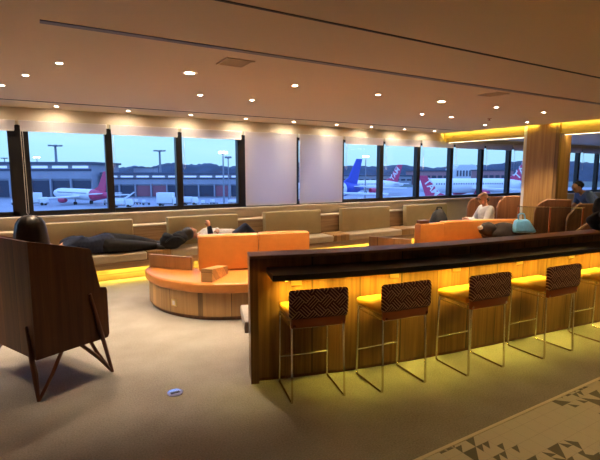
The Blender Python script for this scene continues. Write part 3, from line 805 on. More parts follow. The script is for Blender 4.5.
# sleeper in navy clothes, head to the left, on its side on the bench (local x along the bench, origin on the seat)
def sleeper_navy():
    z = .12
    J = {'pel': ((.92, .03, .18), .150), 'waist': ((.70, .04, .155), .115), 'chest': ((.48, .05, .17), .145), 'shn': ((.36, -.06, .15), .062), 'shf': ((.36, .13, .20), .062), 'neck0': ((.30, .04, .15), .055), 'neck1': ((.23, .03, .145), .05),
         'hipn': ((.97, -.05, .14), .11), 'hipf': ((.97, .07, .21), .11), 'knn': ((1.32, -.06, .11), .078), 'knf': ((1.33, .05, .19), .075), 'ann': ((1.68, -.03, .075), .04), 'anf': ((1.70, .07, .10), .04),
         'ton': ((1.76, -.10, .06), .035), 'tof': ((1.79, .0, .09), .035), 'eln': ((.50, -.17, .09), .043), 'wrn': ((.28, -.14, .10), .028), 'elf': ((.58, .0, .27), .042), 'wrf': ((.36, -.10, .17), .028)}
    E = [('pel', 'waist'), ('waist', 'chest'), ('chest', 'shn'), ('chest', 'shf'), ('chest', 'neck0'), ('neck0', 'neck1'), ('pel', 'hipn'), ('pel', 'hipf'), ('hipn', 'knn'), ('hipf', 'knf'), ('knn', 'ann'), ('knf', 'anf'), ('ann', 'ton'), ('anf', 'tof'),
         ('shn', 'eln'), ('eln', 'wrn'), ('shf', 'elf'), ('elf', 'wrf')]
    fingers(J, E, 'wrn', (-1, 0, .1), (0, 0, 1), (0, 1, -.2)); fingers(J, E, 'wrf', (-1, -.1, .1), (0, 0, 1), (0, 0, -1))
    ep, er = add_head(J, E, (.12, .0, .19), (0, -1, .25), (-1, 0, .1), 'neck1')
    cloth = [('jacket', 'navy', [('pel', 'waist'), ('waist', 'chest'), ('chest', 'shn'), ('chest', 'shf'), ('shn', 'eln'), ('eln', 'wrn'), ('shf', 'elf'), ('elf', 'wrf')], .015),
             ('trousers', 'blackcloth', [('pel', 'hipn'), ('pel', 'hipf'), ('hipn', 'knn'), ('hipf', 'knf'), ('knn', 'ann'), ('knf', 'anf')], .013),
             ('shoe', 'shoe', [('ann', 'ton')], .014), ('shoe', 'shoe', [('anf', 'tof')], .014)]
    t = person('person', 'person in dark navy clothes lying asleep along the window bench', (.03, 7.44, .43), 0, J, E, cloth)
    eyes(t, ep, er)
    ell('hair', 'hair', t, [((.06, .05, .195), (.10, .085, .10), .04, 5)])
sleeper_navy()

def sleeper_white():
    J = {'pel': ((.88, .05, .14), .115), 'waist': ((.66, .05, .15), .115), 'chest': ((.44, .05, .165), .14), 'shn': ((.33, -.08, .15), .058), 'shf': ((.33, .16, .15), .058), 'neck0': ((.28, .04, .17), .05), 'neck1': ((.22, .04, .20), .046),
         'hipn': ((.92, -.04, .13), .085), 'hipf': ((.92, .12, .13), .085), 'knn': ((1.10, -.06, .30), .058), 'knf': ((1.22, .12, .22), .058), 'ann': ((1.36, -.05, .07), .038), 'anf': ((1.42, .1, .06), .038),
         'ton': ((1.45, -.06, .05), .032), 'tof': ((1.50, .1, .06), .032), 'eln': ((.42, -.20, .12), .04), 'wrn': ((.40, -.17, .34), .027), 'elf': ((.55, .16, .20), .04), 'wrf': ((.60, .0, .27), .027)}
    E = [('pel', 'waist'), ('waist', 'chest'), ('chest', 'shn'), ('chest', 'shf'), ('chest', 'neck0'), ('neck0', 'neck1'), ('pel', 'hipn'), ('pel', 'hipf'), ('hipn', 'knn'), ('hipf', 'knf'), ('knn', 'ann'), ('knf', 'anf'), ('ann', 'ton'), ('anf', 'tof'),
         ('shn', 'eln'), ('eln', 'wrn'), ('shf', 'elf'), ('elf', 'wrf')]
    fingers(J, E, 'wrn', (-.2, 0, 1), (-1, 0, 0), (0, 1, 0)); fingers(J, E, 'wrf', (-.3, -1, 0), (-1, 0, 0), (0, 0, -1))
    ep, er = add_head(J, E, (.13, .04, .235), (.15, -.2, 1), (-1, 0, .15), 'neck1')
    cloth = [('shirt', 'whitecloth', [('pel', 'waist'), ('waist', 'chest'), ('chest', 'shn'), ('chest', 'shf'), ('shf', 'elf'), ('elf', 'wrf')], .018),
             ('dark_sleeve', 'navy', [('shn', 'eln'), ('eln', 'wrn')], .016),
             ('trousers', 'navy', [('pel', 'hipn'), ('pel', 'hipf'), ('hipn', 'knn'), ('hipf', 'knf'), ('knn', 'ann'), ('knf', 'anf')], .014),
             ('shoe', 'shoe', [('ann', 'ton')], .014), ('shoe', 'shoe', [('anf', 'tof')], .014)]
    t = person('person', 'person in a white top lying on the bench with one forearm raised', (2.15, 7.42, .43), 0, J, E, cloth)
    eyes(t, ep, er)
    ell('hair', 'hair', t, [((.08, .03, .235), (.11, .11, .11), .03, 6)])
sleeper_white()

def sitting_man():
    # local +x is where he faces
    J = {'pel': ((0, 0, .12), .13), 'hipl': ((.04, .10, .10), .095), 'hipr': ((.04, -.10, .10), .095), 'waist': ((-.02, 0, .27), .135), 'chest': ((-.01, 0, .46), .14), 'shl': ((0, .15, .545), .058), 'shr': ((0, -.15, .545), .058),
         'neck0': ((.01, 0, .58), .06), 'neck1': ((.045, 0, .65), .052),
         'knl': ((.46, .12, .16), .068), 'knr': ((.46, -.12, .14), .068), 'anl': ((.56, .12, -.32), .042), 'anr': ((.56, -.12, -.32), .042), 'tol': ((.72, .12, -.39), .034), 'tor': ((.72, -.12, -.39), .034),
         'ell': ((.12, .21, .30), .045), 'elr': ((.12, -.21, .30), .045), 'wrl': ((.36, .09, .33), .03), 'wrr': ((.36, -.09, .33), .03)}
    E = [('pel', 'waist'), ('pel', 'hipl'), ('pel', 'hipr'), ('waist', 'chest'), ('chest', 'shl'), ('chest', 'shr'), ('chest', 'neck0'), ('neck0', 'neck1'), ('hipl', 'knl'), ('hipr', 'knr'), ('knl', 'anl'), ('knr', 'anr'),
         ('anl', 'tol'), ('anr', 'tor'), ('shl', 'ell'), ('shr', 'elr'), ('ell', 'wrl'), ('elr', 'wrr')]
    fingers(J, E, 'wrl', (1, -.3, .1), (0, -.2, 1), (0, -1, 0)); fingers(J, E, 'wrr', (1, .3, .1), (0, .2, 1), (0, 1, 0))
    ep, er = add_head(J, E, (.075, 0, .755), (1, 0, -.45), (.4, 0, 1), 'neck1')
    cloth = [('shirt', 'whitecloth', [('pel', 'waist'), ('waist', 'chest'), ('chest', 'shl'), ('chest', 'shr'), ('shl', 'ell'), ('shr', 'elr'), ('ell', 'wrl'), ('elr', 'wrr')], .016),
             ('trousers', 'navy', [('pel', 'hipl'), ('pel', 'hipr'), ('hipl', 'knl'), ('hipr', 'knr'), ('knl', 'anl'), ('knr', 'anr')], .013),
             ('shoe', 'shoe', [('anl', 'tol')], .012), ('shoe', 'shoe', [('anr', 'tor')], .012)]
    t = person('person', 'balding person in a white shirt sitting behind the orange sofa looking down', (7.55, 5.62, .45), math.radians(158), J, E, cloth)
    eyes(t, ep, er)
    ell('glasses_lens', 'blackcloth', t, [((.175, .033, .745), (.008, .022, .016), 0, 1), ((.175, -.033, .745), (.008, .022, .016), 0, 1)], 2)
    ell('hair_fringe', 'greyfur', t, [((.005, .066, .735), (.035, .016, .025), .03, 1), ((.005, -.066, .735), (.035, .016, .025), .03, 2), ((-.022, 0, .71), (.022, .05, .025), .03, 3)], 2)
sitting_man()
# low stool he sits on
t = thing('round_pouf', 'low orange round seat under the person in the white shirt', 'pouf', (7.53, 5.62, 0))
b = MB(); b.lathe([(0, 0), (.24, 0), (.24, .36), (0, .36)], 32); b.build('base', M['wood_isl'], t)
b = MB(); b.lathe([(0, .36), (.25, .36), (.26, .38), (.26, .43), (.24, .452), (0, .455)], 32); b.build('seat', M['orange'], t)

def leaning_person():
    # standing, bent forward at the hips, local +x forward
    J = {'pel': ((0, 0, .92), .13), 'hipl': ((.0, .09, .90), .10), 'hipr': ((.0, -.09, .90), .10), 'waist': ((.10, 0, 1.05), .125), 'chest': ((.24, 0, 1.17), .14), 'shl': ((.33, .16, 1.23), .06), 'shr': ((.33, -.16, 1.23), .06),
         'neck0': ((.36, 0, 1.27), .055), 'neck1': ((.42, 0, 1.31), .05),
         'knl': ((.06, .10, .50), .068), 'knr': ((.02, -.10, .50), .068), 'anl': ((.0, .10, .09), .042), 'anr': ((-.06, -.10, .09), .042), 'tol': ((.16, .11, .04), .032), 'tor': ((.10, -.11, .04), .032),
         'ell': ((.30, .25, 1.04), .046), 'elr': ((.30, -.25, 1.04), .046), 'wrl': ((.50, .17, .92), .029), 'wrr': ((.50, -.17, .92), .029)}
    E = [('pel', 'waist'), ('pel', 'hipl'), ('pel', 'hipr'), ('waist', 'chest'), ('chest', 'shl'), ('chest', 'shr'), ('chest', 'neck0'), ('neck0', 'neck1'), ('hipl', 'knl'), ('hipr', 'knr'), ('knl', 'anl'), ('knr', 'anr'),
         ('anl', 'tol'), ('anr', 'tor'), ('shl', 'ell'), ('shr', 'elr'), ('ell', 'wrl'), ('elr', 'wrr')]
    fingers(J, E, 'wrl', (1, 0, -.4), (0, -1, 0), (0, 0, -1)); fingers(J, E, 'wrr', (1, 0, -.4), (0, 1, 0), (0, 0, -1))
    ep, er = add_head(J, E, (.48, 0, 1.385), (1, 0, -.6), (.6, 0, 1), 'neck1')
    cloth = [('shirt', 'bluecloth', [('pel', 'waist'), ('waist', 'chest'), ('chest', 'shl'), ('chest', 'shr'), ('shl', 'ell'), ('shr', 'elr')], .018),
             ('trousers', 'blackcloth', [('pel', 'hipl'), ('pel', 'hipr'), ('hipl', 'knl'), ('hipr', 'knr'), ('knl', 'anl'), ('knr', 'anr')], .013),
             ('shoe', 'shoe', [('anl', 'tol')], .012), ('shoe', 'shoe', [('anr', 'tor')], .012)]
    t = person('person', 'person in a blue shirt bending forward right of the oak column', (10.25, 4.92, 0), math.radians(152), J, E, cloth)
    eyes(t, ep, er)
    ell('hair', 'hair', t, [((.45, 0, 1.43), (.105, .092, .09), .03, 6)])
leaning_person()

# ------------------------------------------------------------ bags and coats
t = thing('travel_bag', 'shiny black soft bag on the bench beside the white topped sleeper', 'bag', (1.95, 7.36, .457))
ell('bag_body', 'blackcloth', t, [((0, 0, .11), (.22, .10, .12), .10, 2), ((-.08, -.02, .14), (.12, .09, .11), .12, 7), ((.12, 0, .16), (.12, .09, .12), .12, 8)], 4)
chainpart('strap', 'shoe', t, [([(-.14, -.09, .12), (-.05, -.14, .19), (.08, -.13, .19), (.18, -.08, .13)], .012)])
t = thing('black_bag', 'pointed black bag standing behind the second orange sofa back', 'bag', (6.30, 5.66, 0))
b = MB(); b.lathe([(0, 0), (.17, 0), (.19, .06), (.18, .55), (.17, .80), (.12, .95), (.06, 1.03), (0, 1.05)], 24); b.build('bag_body', M['blackcloth'], t, smooth=60)
chainpart('handle', 'shoe', t, [([(-.05, 0, 1.03), (-.05, 0, 1.07), (.05, 0, 1.07), (.05, 0, 1.03)], .010)])
t = thing('dark_coat', 'dark brown coat bundled along the second orange sofa under the blue bag', 'coat', (6.62, 4.62, .495), math.radians(-14))
ell('coat_body', 'browncloth', t, [((.05, .05, .17), (.34, .16, .20), .08, 3), ((.36, .05, .15), (.26, .17, .17), .08, 4), ((-.24, .03, .27), (.16, .10, .12), .06, 5)], 4)
ell('pale_lining', 'sole', t, [((-.41, .0, .31), (.045, .04, .035), .05, 3)], 3)
t = thing('blue_bag', 'light blue plastic bag resting on the dark coat', 'bag', (6.93, 4.42, .71), math.radians(-25))
b = MB(); b.prism([(-.17, -.08), (.17, -.08), (.20, .0), (.17, .08), (-.17, .08), (-.20, 0)], 0, .22, bev=.04, seg=4)
for v in b.bm.verts:
    k = 1 - .45 * (v.co.z / .22) ** 2; v.co.x = v.co.x * k - .05 * (v.co.z / .22); v.co.y *= (1 - .5 * v.co.z / .22) * (1 + .1 * math.sin(v.co.x * 50))
b.build('bag_body', M['cyanbag'], t, smooth=60)
chainpart('handle', 'cyanbag', t, [([(-.11, -.02, .20), (-.12, -.02, .30), (-.03, -.02, .31), (-.0, -.02, .20)], .012)])
t = thing('fur_trimmed_coat', 'grey and black fur trimmed coat heaped over the bar top end', 'coat', (5.47, 2.60, 1.052))
ell('coat_body', 'blackcloth', t, [((.0, 0, .10), (.10, .12, .11), .12, 3), ((.06, 0, .25), (.07, .10, .12), .12, 5)], 4)
ell('fur_trim', 'greyfur', t, [((-.04, -.07, .17), (.035, .05, .10), .2, 3), ((-.05, -.08, .06), (.04, .05, .06), .2, 4)], 4)
# floor plate
t = thing('floor_socket', 'small shiny steel floor plate set in the carpet left of the bar', 'floor plate', (.86, 3.33, 0))
b = MB(); b.lathe([(0, 0), (.062, 0), (.060, .005), (0, .006)], 28); b.build('plate', M['mirror'], t, smooth=20)
b = MB(); b.box(-.035, .035, -.012, .012, .005, .010, bev=.003); b.build('latch', M['dark'], t)

# ------------------------------------------------------------ booths and screens at the right
def booth(label, x, y, rz, L, H, zs=.0, slope=.0, mat='wood_pan_y'):
    prof = [(0, 0), (L, 0), (L, H - .0), (L * .35, H), (.10, H - .05 - slope), (.03, H - .13 - slope), (0, H - .24 - slope)]
    b = MB(); b.prism(prof, -.025, .025, bev=.006)
    t = thing('booth_panel', label, 'partition', (x, y, 0), rz)
    b.build('panel', M[mat], t, smooth=25, rot=(PI / 2, 0, 0))
    b = MB(); b.tube([(L, 0, H), (L * .35, 0, H), (.10, 0, H - .05 - slope), (.03, 0, H - .13 - slope), (0, 0, H - .24 - slope)], .016, 6); b.build('edge_trim', M['wood_top'], t, smooth=60)
    return t
booth('round cornered wooden partition right behind the balding person', 8.35, 6.70, math.radians(-20), .85, 1.14)
booth('tall wooden partition between the balding person and the column', 8.28, 5.90, math.radians(-32), .46, 1.20, slope=.0)
booth('reddish wooden partition in front of the column foot', 8.42, 5.18, math.radians(-52), .62, 1.17, slope=.02)
booth('wooden partition left of the person in blue', 8.62, 4.66, math.radians(-28), .62, 1.10, slope=.08)
t = thing('booth_panel', 'low wooden partition with a steep slanted top before the person in blue', 'partition', (7.98, 4.20, 0), math.radians(-42))
b = MB(); b.prism([(0, 0), (.50, 0), (.50, 1.0), (.44, .99), (0, .62)], -.02, .02, bev=.004); b.build('panel', M['wood_pan_y'], t, smooth=20, rot=(PI / 2, 0, 0))
b = MB(); b.tube([(-.01, 0, .62), (.44, 0, 1.0), (.51, 0, 1.01)], .024, 8); b.build('edge_trim', M['wood_isl'], t)
t = thing('low_wood_box', 'low reddish brown wooden box in front of the column', 'box', (8.20, 5.38, 0), math.radians(-30))
b = MB(); b.box(-.22, .22, -.10, .10, 0, .72, bev=.008); b.build('box_body', M['wood_pan'], t)
b = MB(); b.box(-.23, .23, -.11, .11, .72, .75, bev=.006); b.build('box_lid', M['strap'], t)
t = thing('glass_screen', 'low clear glass screen on slim posts beyond the bar', 'glass screen', (7.72, 5.08, 0), math.radians(-46))
b = MB(); b.box(0, 1.10, -.004, .004, .30, 1.06); b.build('glass_panel', M['glass2'], t, smooth=0)
b = MB(); b.box(0, 1.10, -.007, .007, 1.06, 1.072); b.build('top_rail', M['chrome'], t, smooth=0)
for x in (.02, .55, 1.08):
    b = MB(); b.box(x - .012, x + .012, -.02, .02, 0, 1.06, bev=.003); b.build('post', M['strap'], t)

# ------------------------------------------------------------ airfield outside
G = -9.3
FH = (.5126, .8586); RH = (.8586, -.5126)
def at(px, D):
    s = (px - 300) / 450. * D
    return (FH[0] * D + RH[0] * s, FH[1] * D + RH[1] * s)
SCR = math.atan2(RH[1], RH[0])     # direction of picture-right
b = MB(); b.box(-900, 1500, 14, 1500, G - 1, G); struct(b.build('apron', M['apron'], smooth=0), 'concrete airport apron')
b = MB(); b.prism([at(-200, 330), at(700, 330), at(700, 900), at(-200, 900)], G, G + .25); struct(b.build('grass_field', M['grass'], smooth=0), 'grass of the airfield beyond the apron')

def ridge(name, x0, x1, D, z0, zs, seed, label, depth=160):
    rnd = random.Random(seed); n = 90; bm = bmesh.new(); rows = []
    for j in range(7):
        r = []
        for i in range(n + 1):
            f = i / n; px = x0 + (x1 - x0) * f
            x, y = at(px, D + depth * j / 6)
            prof = math.sin(PI * min(1, j / 3.)) if False else [0, .55, .85, 1, .85, .5, 0][j]
            h = zs[0] + (zs[1] - zs[0]) * f + 2.0 * math.sin(f * 14 + seed) + 1.2 * math.sin(f * 37 + j) + rnd.uniform(-.9, .9)
            r.append(bm.verts.new((x, y, G + (h - G) * prof if j not in (0, 6) else G)))
        rows.append(r)
    for a, c in zip(rows, rows[1:]):
        for i in range(n): bm.faces.new((a[i], a[i + 1], c[i + 1], c[i]))
    b = MB(); b.bm.free(); b.bm = bm
    struct(b.build(name, M['hills'], smooth=40), label)
ridge('hills', 105, 330, 480, G, (9, 13), 3, 'dark wooded hills behind the terminal')
ridge('hills', 300, 640, 520, G, (6, 17), 5, 'wooded hills on the right horizon')

def terminal(label, px0, px1, D, ztop, bays, red=(), tower=False):
    x0, y0 = at(px0, D); x1, y1 = at(px1, D); L = math.hypot(x1 - x0, y1 - y0)
    t = thing('terminal_building', label, 'building', (x0, y0, G), SCR)
    H = ztop - G
    b = MB(); b.box(0, L, 1.2, 30, 0, H); b.build('wall', M['concrete'], t, smooth=0)
    b = MB(); b.box(-1, L + 1, -.5, 31, H, H + .9); b.build('roof', M['concrete_d'], t, smooth=0)
    b = MB(); b.box(0, L, .6, 1.25, H * .57, H * .78); b.build('gallery_band', M['concrete'], t, smooth=0)
    n = bays; w = L / n
    for k in range(n):
        r = M['redpanel'] if k in red else M['bay']
        b = MB(); b.box(k * w + w * .06, k * w + w * .94, .9, 1.25, .5, H * .52); b.build('bay_opening', r, t, smooth=0)
        b = MB(); b.box(k * w - w * .04, k * w + w * .04, 0, 1.3, 0, H * .57); b.build('pillar', M['concrete'], t, smooth=0)
    b = MB(); b.box(0, L, 1.0, 1.25, H * .80, H * .86); b.build('upper_wall', M['concrete_d'], t, smooth=0)
    for k in range(n):
        b = MB(); b.box(k * w + w * .08, k * w + w * .85, .9, 1.25, H * .88, H * .95); b.build('lit_window', M['litwin'], t, smooth=0)
    return t
terminal('long grey terminal building with dark bays behind the small aircraft', -70, 92, 190, 5.0, 8)
terminal('lower terminal wing with reddish panels behind the service trucks', 104, 262, 196, .6, 10, red=(2, 3, 7))
t = thing('terminal_block', 'small pale rooftop block on the lower terminal wing', 'building', (*at(135, 222), .6 + .9), SCR)
b = MB(); b.box(0, 10, 0, 6, 0, 2.2); b.build('wall', M['concrete'], t, smooth=0)
b = MB(); b.box(-.3, 10.3, -.3, 6.3, 2.2, 2.5); b.build('roof', M['concrete_d'], t, smooth=0)

def mast(label, px, D, ztop, lit=False, r=.45):
    x, y = at(px, D)
    t = thing('light_mast', label, 'light mast', (x, y, G), SCR)
    H = ztop - G
    b = MB(); b.tube([(0, 0, 0), (0, 0, H)], [r, r * .6], 10); b.build('pole', M['mast'], t)
    b = MB(); b.lathe([(0, H - .4), (r * 3, H), (r * 3, H + .4), (0, H + .5)], 16); b.build('lamp_ring', M['mast'], t)
    for k in range(6):
        a = k * PI / 3; b = MB(); b.box(-r, r, -.3, .3, -.3, .35); o = b.build('floodlight', M['mastlamp'] if lit else M['mast'], t, smooth=0, loc=(3.2 * r * math.cos(a), 3.2 * r * math.sin(a), H + .2))
mast('tall dark floodlight mast above the terminal', 59, 240, 15.2, r=.9)
mast('small lit floodlight mast left of the tall dark one', 40, 330, 12, True, r=.5)
mast('small floodlight mast in the leftmost window', 8, 300, 10.5, r=.5)
mast('floodlight mast in the window with the loader truck', 161.5, 250, 13, r=.8)
mast('near lit floodlight mast in the window left of the closed blinds', 224, 140, 7.4, True, r=.32)
mast('slim floodlight mast right behind the near lit one', 229, 170, 6.9, False, r=.3)
mast('floodlight mast right of the blue aircraft tail', 365, 190, 7.9, True, r=.3)

def truck(label, px, D, L, H, rz=0., stairs=False):
    x, y = at(px, D)
    t = thing('service_truck', label, 'truck', (x, y, G), SCR + rz)
    b = MB(); b.box(-L / 2, L / 2 - 2.2, -1.2, 1.2, 1.0, H, bev=.08); b.build('cargo_box', M['truckw'], t)
    b = MB(); b.prism([(L / 2 - 2.0, .7), (L / 2, .7), (L / 2, 1.7), (L / 2 - .5, 2.7), (L / 2 - 2.0, 2.7)], -1.1, 1.1, bev=.05)
    b.build('cab', M['truckw'], t, rot=(PI / 2, 0, 0))
    b = MB(); b.box(-L / 2, L / 2, -1., 1., .6, .95); b.build('chassis', M['mast'], t)
    for sx in (-L / 2 + 1.2, L / 2 - 1.2):
        for sy in (-1.05, 1.05):
            b = MB(); b.lathe([(0, -.15), (.5, -.15), (.5, .15), (0, .15)], 16, mat=Matrix.Rotation(PI / 2, 4, 'X')); b.build('wheel', M['tyre'], t, loc=(sx, sy, .5))
    if stairs:
        b = MB(); b.prism([(-L / 2, H), (L / 2 - 2.4, H), (L / 2 + .5, H + 2.2), (L / 2 + .5, H + 2.5), (L / 2 - 2.6, H + .5), (-L / 2, H + .5)], -.6, .6); b.build('conveyor', M['truckw'], t, rot=(PI / 2, 0, 0))
truck('white boxy truck in front of the small aircraft nose', 36, 150, 7.5, 4.2)
truck('white loader with raised conveyor left in the third window', 122, 140, 6.5, 2.4, .1, True)
truck('white high box truck right in the third window', 169, 146, 7.5, 4.4, -.1)
truck('small white van left in the window before the closed blinds', 190, 150, 5.5, 2.8)
truck('low white van at the foot of the near lit mast', 236, 150, 5, 1.8)
truck('white van below the blue aircraft tail', 355, 145, 6, 2.4)
truck('white van parked below the first magenta tail', 400, 155, 6, 2.6, .3)
rnd = random.Random(9)
cart_px = [16, 108, 137, 146, 205, 214, 374]
b0 = None
for k, px in enumerate(cart_px):
    D = 152 + rnd.uniform(-3, 3); x, y = at(px, D)
    if b0 is None:
        t = thing('baggage_cart', 'low baggage cart parked among others on the apron', 'cart', (x, y, G), SCR, 'baggage carts on the apron'); b0 = t
        b = MB(); b.box(-1.3, 1.3, -.7, .7, .5, .8, bev=.03); b.build('deck', M['mast'], t)
        b = MB(); b.box(-1.25, -.2, -.6, .6, .8, 1.7, bev=.05); b.build('container', M['truckw'], t)
        b = MB()
        for sx in (-.9, .9):
            for sy in (-.6, .6): b.lathe([(0, -.1), (.28, -.1), (.28, .1), (0, .1)], 12, mat=Matrix.Translation((sx, sy, .28)) @ Matrix.Rotation(PI / 2, 4, 'X'))
        b.build('wheels', M['tyre'], t)
    else: dup(b0, (x, y, G), SCR + rnd.uniform(-.6, .6), 'low baggage cart parked among others on the apron')

def aircraft(label, px, D, head, s=1., tail='magenta', mark=None, tailcone=None):
    """origin under the tail fin; local +x to the nose; head: angle from picture-left turned towards us"""
    x, y = at(px, D)
    t = thing('parked_aircraft', label, 'aircraft', (x, y, G), SCR + PI + head)
    R = 2. * s
    Rx = Matrix.Rotation(PI / 2, 4, 'Y')
    cz = 3.6 * s
    prof = [(0, -5 * s), (.35 * s, -4.6 * s), (1.1 * s, -1.5 * s), (1.75 * s, 3 * s), (R, 7 * s), (R, 27 * s), (1.8 * s, 29 * s), (1.3 * s, 31 * s), (.6 * s, 32.3 * s), (0, 32.6 * s)]
    b = MB(); b.lathe(prof, 24, mat=Matrix.Translation((0, 0, cz)) @ Rx); f = b.build('fuselage', M['planew'], t, smooth=50)
    if tailcone:
        b = MB(); b.lathe([(0, -5.1 * s), (.37 * s, -4.7 * s), (1.13 * s, -1.6 * s), (1.79 * s, 3 * s), (R + .03, 5.4 * s), (R * .98, 5.5 * s)], 24, mat=Matrix.Translation((0, 0, cz)) @ Rx); b.build('painted_tail', M[tailcone], t, smooth=50)
    for sy in (-1, 1):
        b = MB()
        for k in range(28): b.box((7 + k * .72) * s, (7.3 + k * .72) * s, -.03, .03, (cz / s + .35) * s, (cz / s + .75) * s, mat=Matrix.Translation((0, sy * (R * .985), 0)))
        b.build('cabin_windows', M['bay'], t, smooth=0)
        w = MB(); w.prism([(16 * s, sy * 1.6 * s), (11.5 * s, sy * 1.6 * s), (8.6 * s, sy * 16.5 * s), (10 * s, sy * 16.8 * s)], cz - .9 * s, cz - .5 * s, bev=.05)
        w.build('wing', M['planew'], t, smooth=20)
        e = MB(); e.lathe([(.0, -2.2 * s), (.6 * s, -2 * s), (1.05 * s, 0), (1.05 * s, 1.6 * s), (.9 * s, 1.7 * s), (.85 * s, 1.2 * s), (0, 1.0 * s)], 20, mat=Matrix.Translation((15.5 * s, sy * 5.8 * s, cz - 1.9 * s)) @ Rx)
        e.build('engine', M[tail], t, smooth=50)
        h = MB(); h.prism([(2.2 * s, sy * .8 * s), (-1.4 * s, sy * .5 * s), (-2.6 * s, sy * 5.8 * s), (-1.2 * s, sy * 6 * s)], cz + .5 * s, cz + .75 * s); h.build('stabilizer', M['planew'], t, smooth=0)
    fin = [(5.4 * s, cz + 1.7 * s), (-1.6 * s, cz + 1.1 * s), (-4.0 * s, cz + 8.2 * s), (-1.5 * s, cz + 8.2 * s), (2.2 * s, cz + 3.0 * s)]
    b = MB(); b.prism([(p[0], p[1]) for p in fin], -.22 * s, .22 * s, bev=.06 * s); fo = b.build('tail_fin', M[tail], t, smooth=20, rot=(PI / 2, 0, 0))
    if mark:
        for sgn in (-1, 1):
            c = bpy.data.curves.new('tail_mark', 'FONT'); c.body = mark; c.size = 3.0 * s; c.extrude = .02; c.align_x = 'CENTER'; c.align_y = 'CENTER'; c.offset = .05
            o = bpy.data.objects.new('tail_mark', c); COL.objects.link(o); bpy.context.view_layer.update()
            me = bpy.data.meshes.new_from_object(o.evaluated_get(bpy.context.evaluated_depsgraph_get())); bpy.data.objects.remove(o)
            me.materials.clear(); me.materials.append(M['planew'])
            o = bpy.data.objects.new('tail_mark', me); COL.objects.link(o); o.parent = fo
            # lettering climbs along the fin's sweep (fin local: x fore-aft, y up)
            o.location = (.0 * s, cz + 4.4 * s, sgn * .26 * s)
            # slopes with the leading edge
            o.rotation_euler = (0, 0, math.radians(-52)) if sgn > 0 else (0, PI, math.radians(0))
            if sgn < 0: o.rotation_euler = (PI, 0, math.radians(-52 + 180))
    g = MB()
    for gx, gy in ((27, 0), (12.5, -3), (12.5, 3)):
        g.tube([(gx * s, gy * s, .5 * s), (gx * s, gy * s, cz - 1.5 * s)], .15 * s, 8)
        g.lathe([(0, -.4 * s), (.55 * s, -.4 * s), (.55 * s, .4 * s), (0, .4 * s)], 14, mat=Matrix.Translation((gx * s, gy * s, .55 * s)) @ Matrix.Rotation(PI / 2, 4, 'X'))
    g.build('landing_gear', M['tyre'], t)
    return t
aircraft('small white aircraft with pink tail parked left outside', 103, 148, math.radians(-35), .95, 'magenta', None, 'magenta')
a = aircraft('aircraft with dark blue tail outside beside the closed blinds', 353, 170, math.radians(48), 1.35, 'azul', None, 'azul')
aircraft('distant white aircraft with slanted magenta tail lettered in white', 394, 232, math.radians(30), 1.25, 'magenta', 'TAM')
aircraft('aircraft with the near magenta tail and large white lettering', 431, 122, math.radians(172), .85, 'magenta', 'TAM')
aircraft('wide white aircraft lying across the windows behind the man, magenta tail at right', 520, 192, math.radians(10), 1.5, 'magenta', 'TAM')

t = thing('hangar', 'low white hangar with striped front far beyond the aircraft', 'building', (*at(454, 440), G), SCR)
b = MB(); b.prism([(0, 0), (23, 0), (23, 13.5), (19, 18), (4, 18), (0, 13.5)], -30, 0); b.build('wall', M['truckw'], t, smooth=0, rot=(PI / 2, 0, 0))
b = MB()
for k in range(7): b.box(1.5 + k * 3., 3. + k * 3., -.3, 0, 7, 12.5)
b.build('door_stripes', M['concrete_d'], t, smooth=0)
for px, L, h, lab, mt in ((412, 32, 11.5, 'long low pinkish building left of the white hangar', 'pinkwall'), (481, 26, 12, 'long pinkish building right of the white hangar', 'pinkwall'), (340, 60, 7.5, 'low grey building beyond the blue aircraft tail', 'concrete')):
    t = thing('far_building', lab, 'building', (*at(px, 380), G), SCR)
    b = MB(); b.box(0, L, 0, 25, 0, h); b.build('wall', M[mt], t, smooth=0)
    b = MB(); b.box(-.5, L + .5, -.5, 25.5, h, h + 1.0); b.build('roof', M['concrete_d'], t, smooth=0)
    b = MB()
    for k in range(int(L / 5)): b.box(1 + k * 5, 4.5 + k * 5, -.1, 0, h * .5, h * .7)
    b.build('window_band', M['bay'], t, smooth=0)

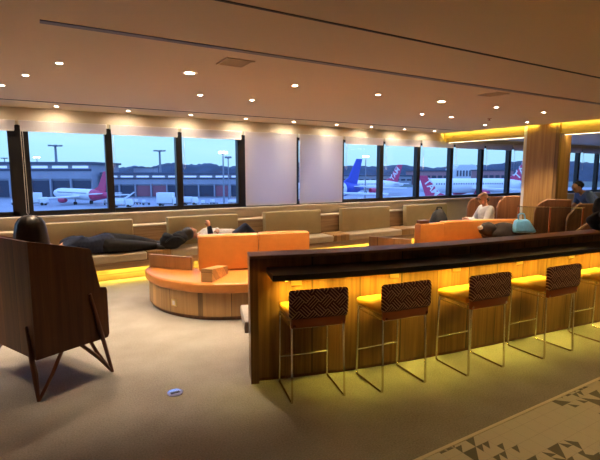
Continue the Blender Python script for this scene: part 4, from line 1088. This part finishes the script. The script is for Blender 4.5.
# ------------------------------------------------------------ sky (dusk)
w = bpy.data.worlds.new('dusk_sky'); S.world = w; w.use_nodes = True
nt = w.node_tree; bg = nt.nodes['Background']
tc = nt.nodes.new('ShaderNodeTexCoord'); sx = nt.nodes.new('ShaderNodeSeparateXYZ'); nt.links.new(tc.outputs['Generated'], sx.inputs[0])
r = nt.nodes.new('ShaderNodeValToRGB')
e = r.color_ramp.elements
e[0].position = 0.; e[0].color = (.24, .44, .62, 1)
e[1].position = 1.; e[1].color = (.30, .58, 1.5, 1)
k = e.new(.06); k.color = (.27, .49, .66, 1)
k = e.new(.3); k.color = (.27, .50, 1.15, 1)
nt.links.new(sx.outputs['Z'], r.inputs['Fac'])
n = nt.nodes.new('ShaderNodeTexNoise'); n.inputs['Scale'].default_value = 3.; n.inputs['Detail'].default_value = 5
mp = nt.nodes.new('ShaderNodeMapping'); mp.inputs['Scale'].default_value = (1, 1, 6); nt.links.new(tc.outputs['Generated'], mp.inputs[0]); nt.links.new(mp.outputs[0], n.inputs['Vector'])
mr = nt.nodes.new('ShaderNodeMapRange'); mr.inputs['From Min'].default_value = .5; mr.inputs['From Max'].default_value = .75; mr.inputs['To Max'].default_value = .45; nt.links.new(n.outputs['Fac'], mr.inputs['Value'])
mx = nt.nodes.new('ShaderNodeMix'); mx.data_type = 'RGBA'; nt.links.new(mr.outputs['Result'], mx.inputs[0]); nt.links.new(r.outputs['Color'], mx.inputs[6]); mx.inputs[7].default_value = (.36, .52, .68, 1)
nt.links.new(mx.outputs[2], bg.inputs['Color']); bg.inputs['Strength'].default_value = 1.0

# ------------------------------------------------------------ camera
cam = bpy.data.cameras.new('camera'); co = bpy.data.objects.new('camera', cam); COL.objects.link(co)
f = 450.; cam.sensor_fit = 'HORIZONTAL'; cam.sensor_width = 36.; cam.lens = 36. * f / 600.
cam.clip_end = 3000; cam.clip_start = .05
co.location = (0, 0, 1.7)
co.rotation_euler = (math.radians(90 - 7.344), 0, math.radians(59.163 - 90))
S.camera = co
vs = S.view_settings; vs.view_transform = 'Standard'; vs.look = 'None'; vs.gamma = 1.; vs.use_curve_mapping = False
vs.exposure = 1.15
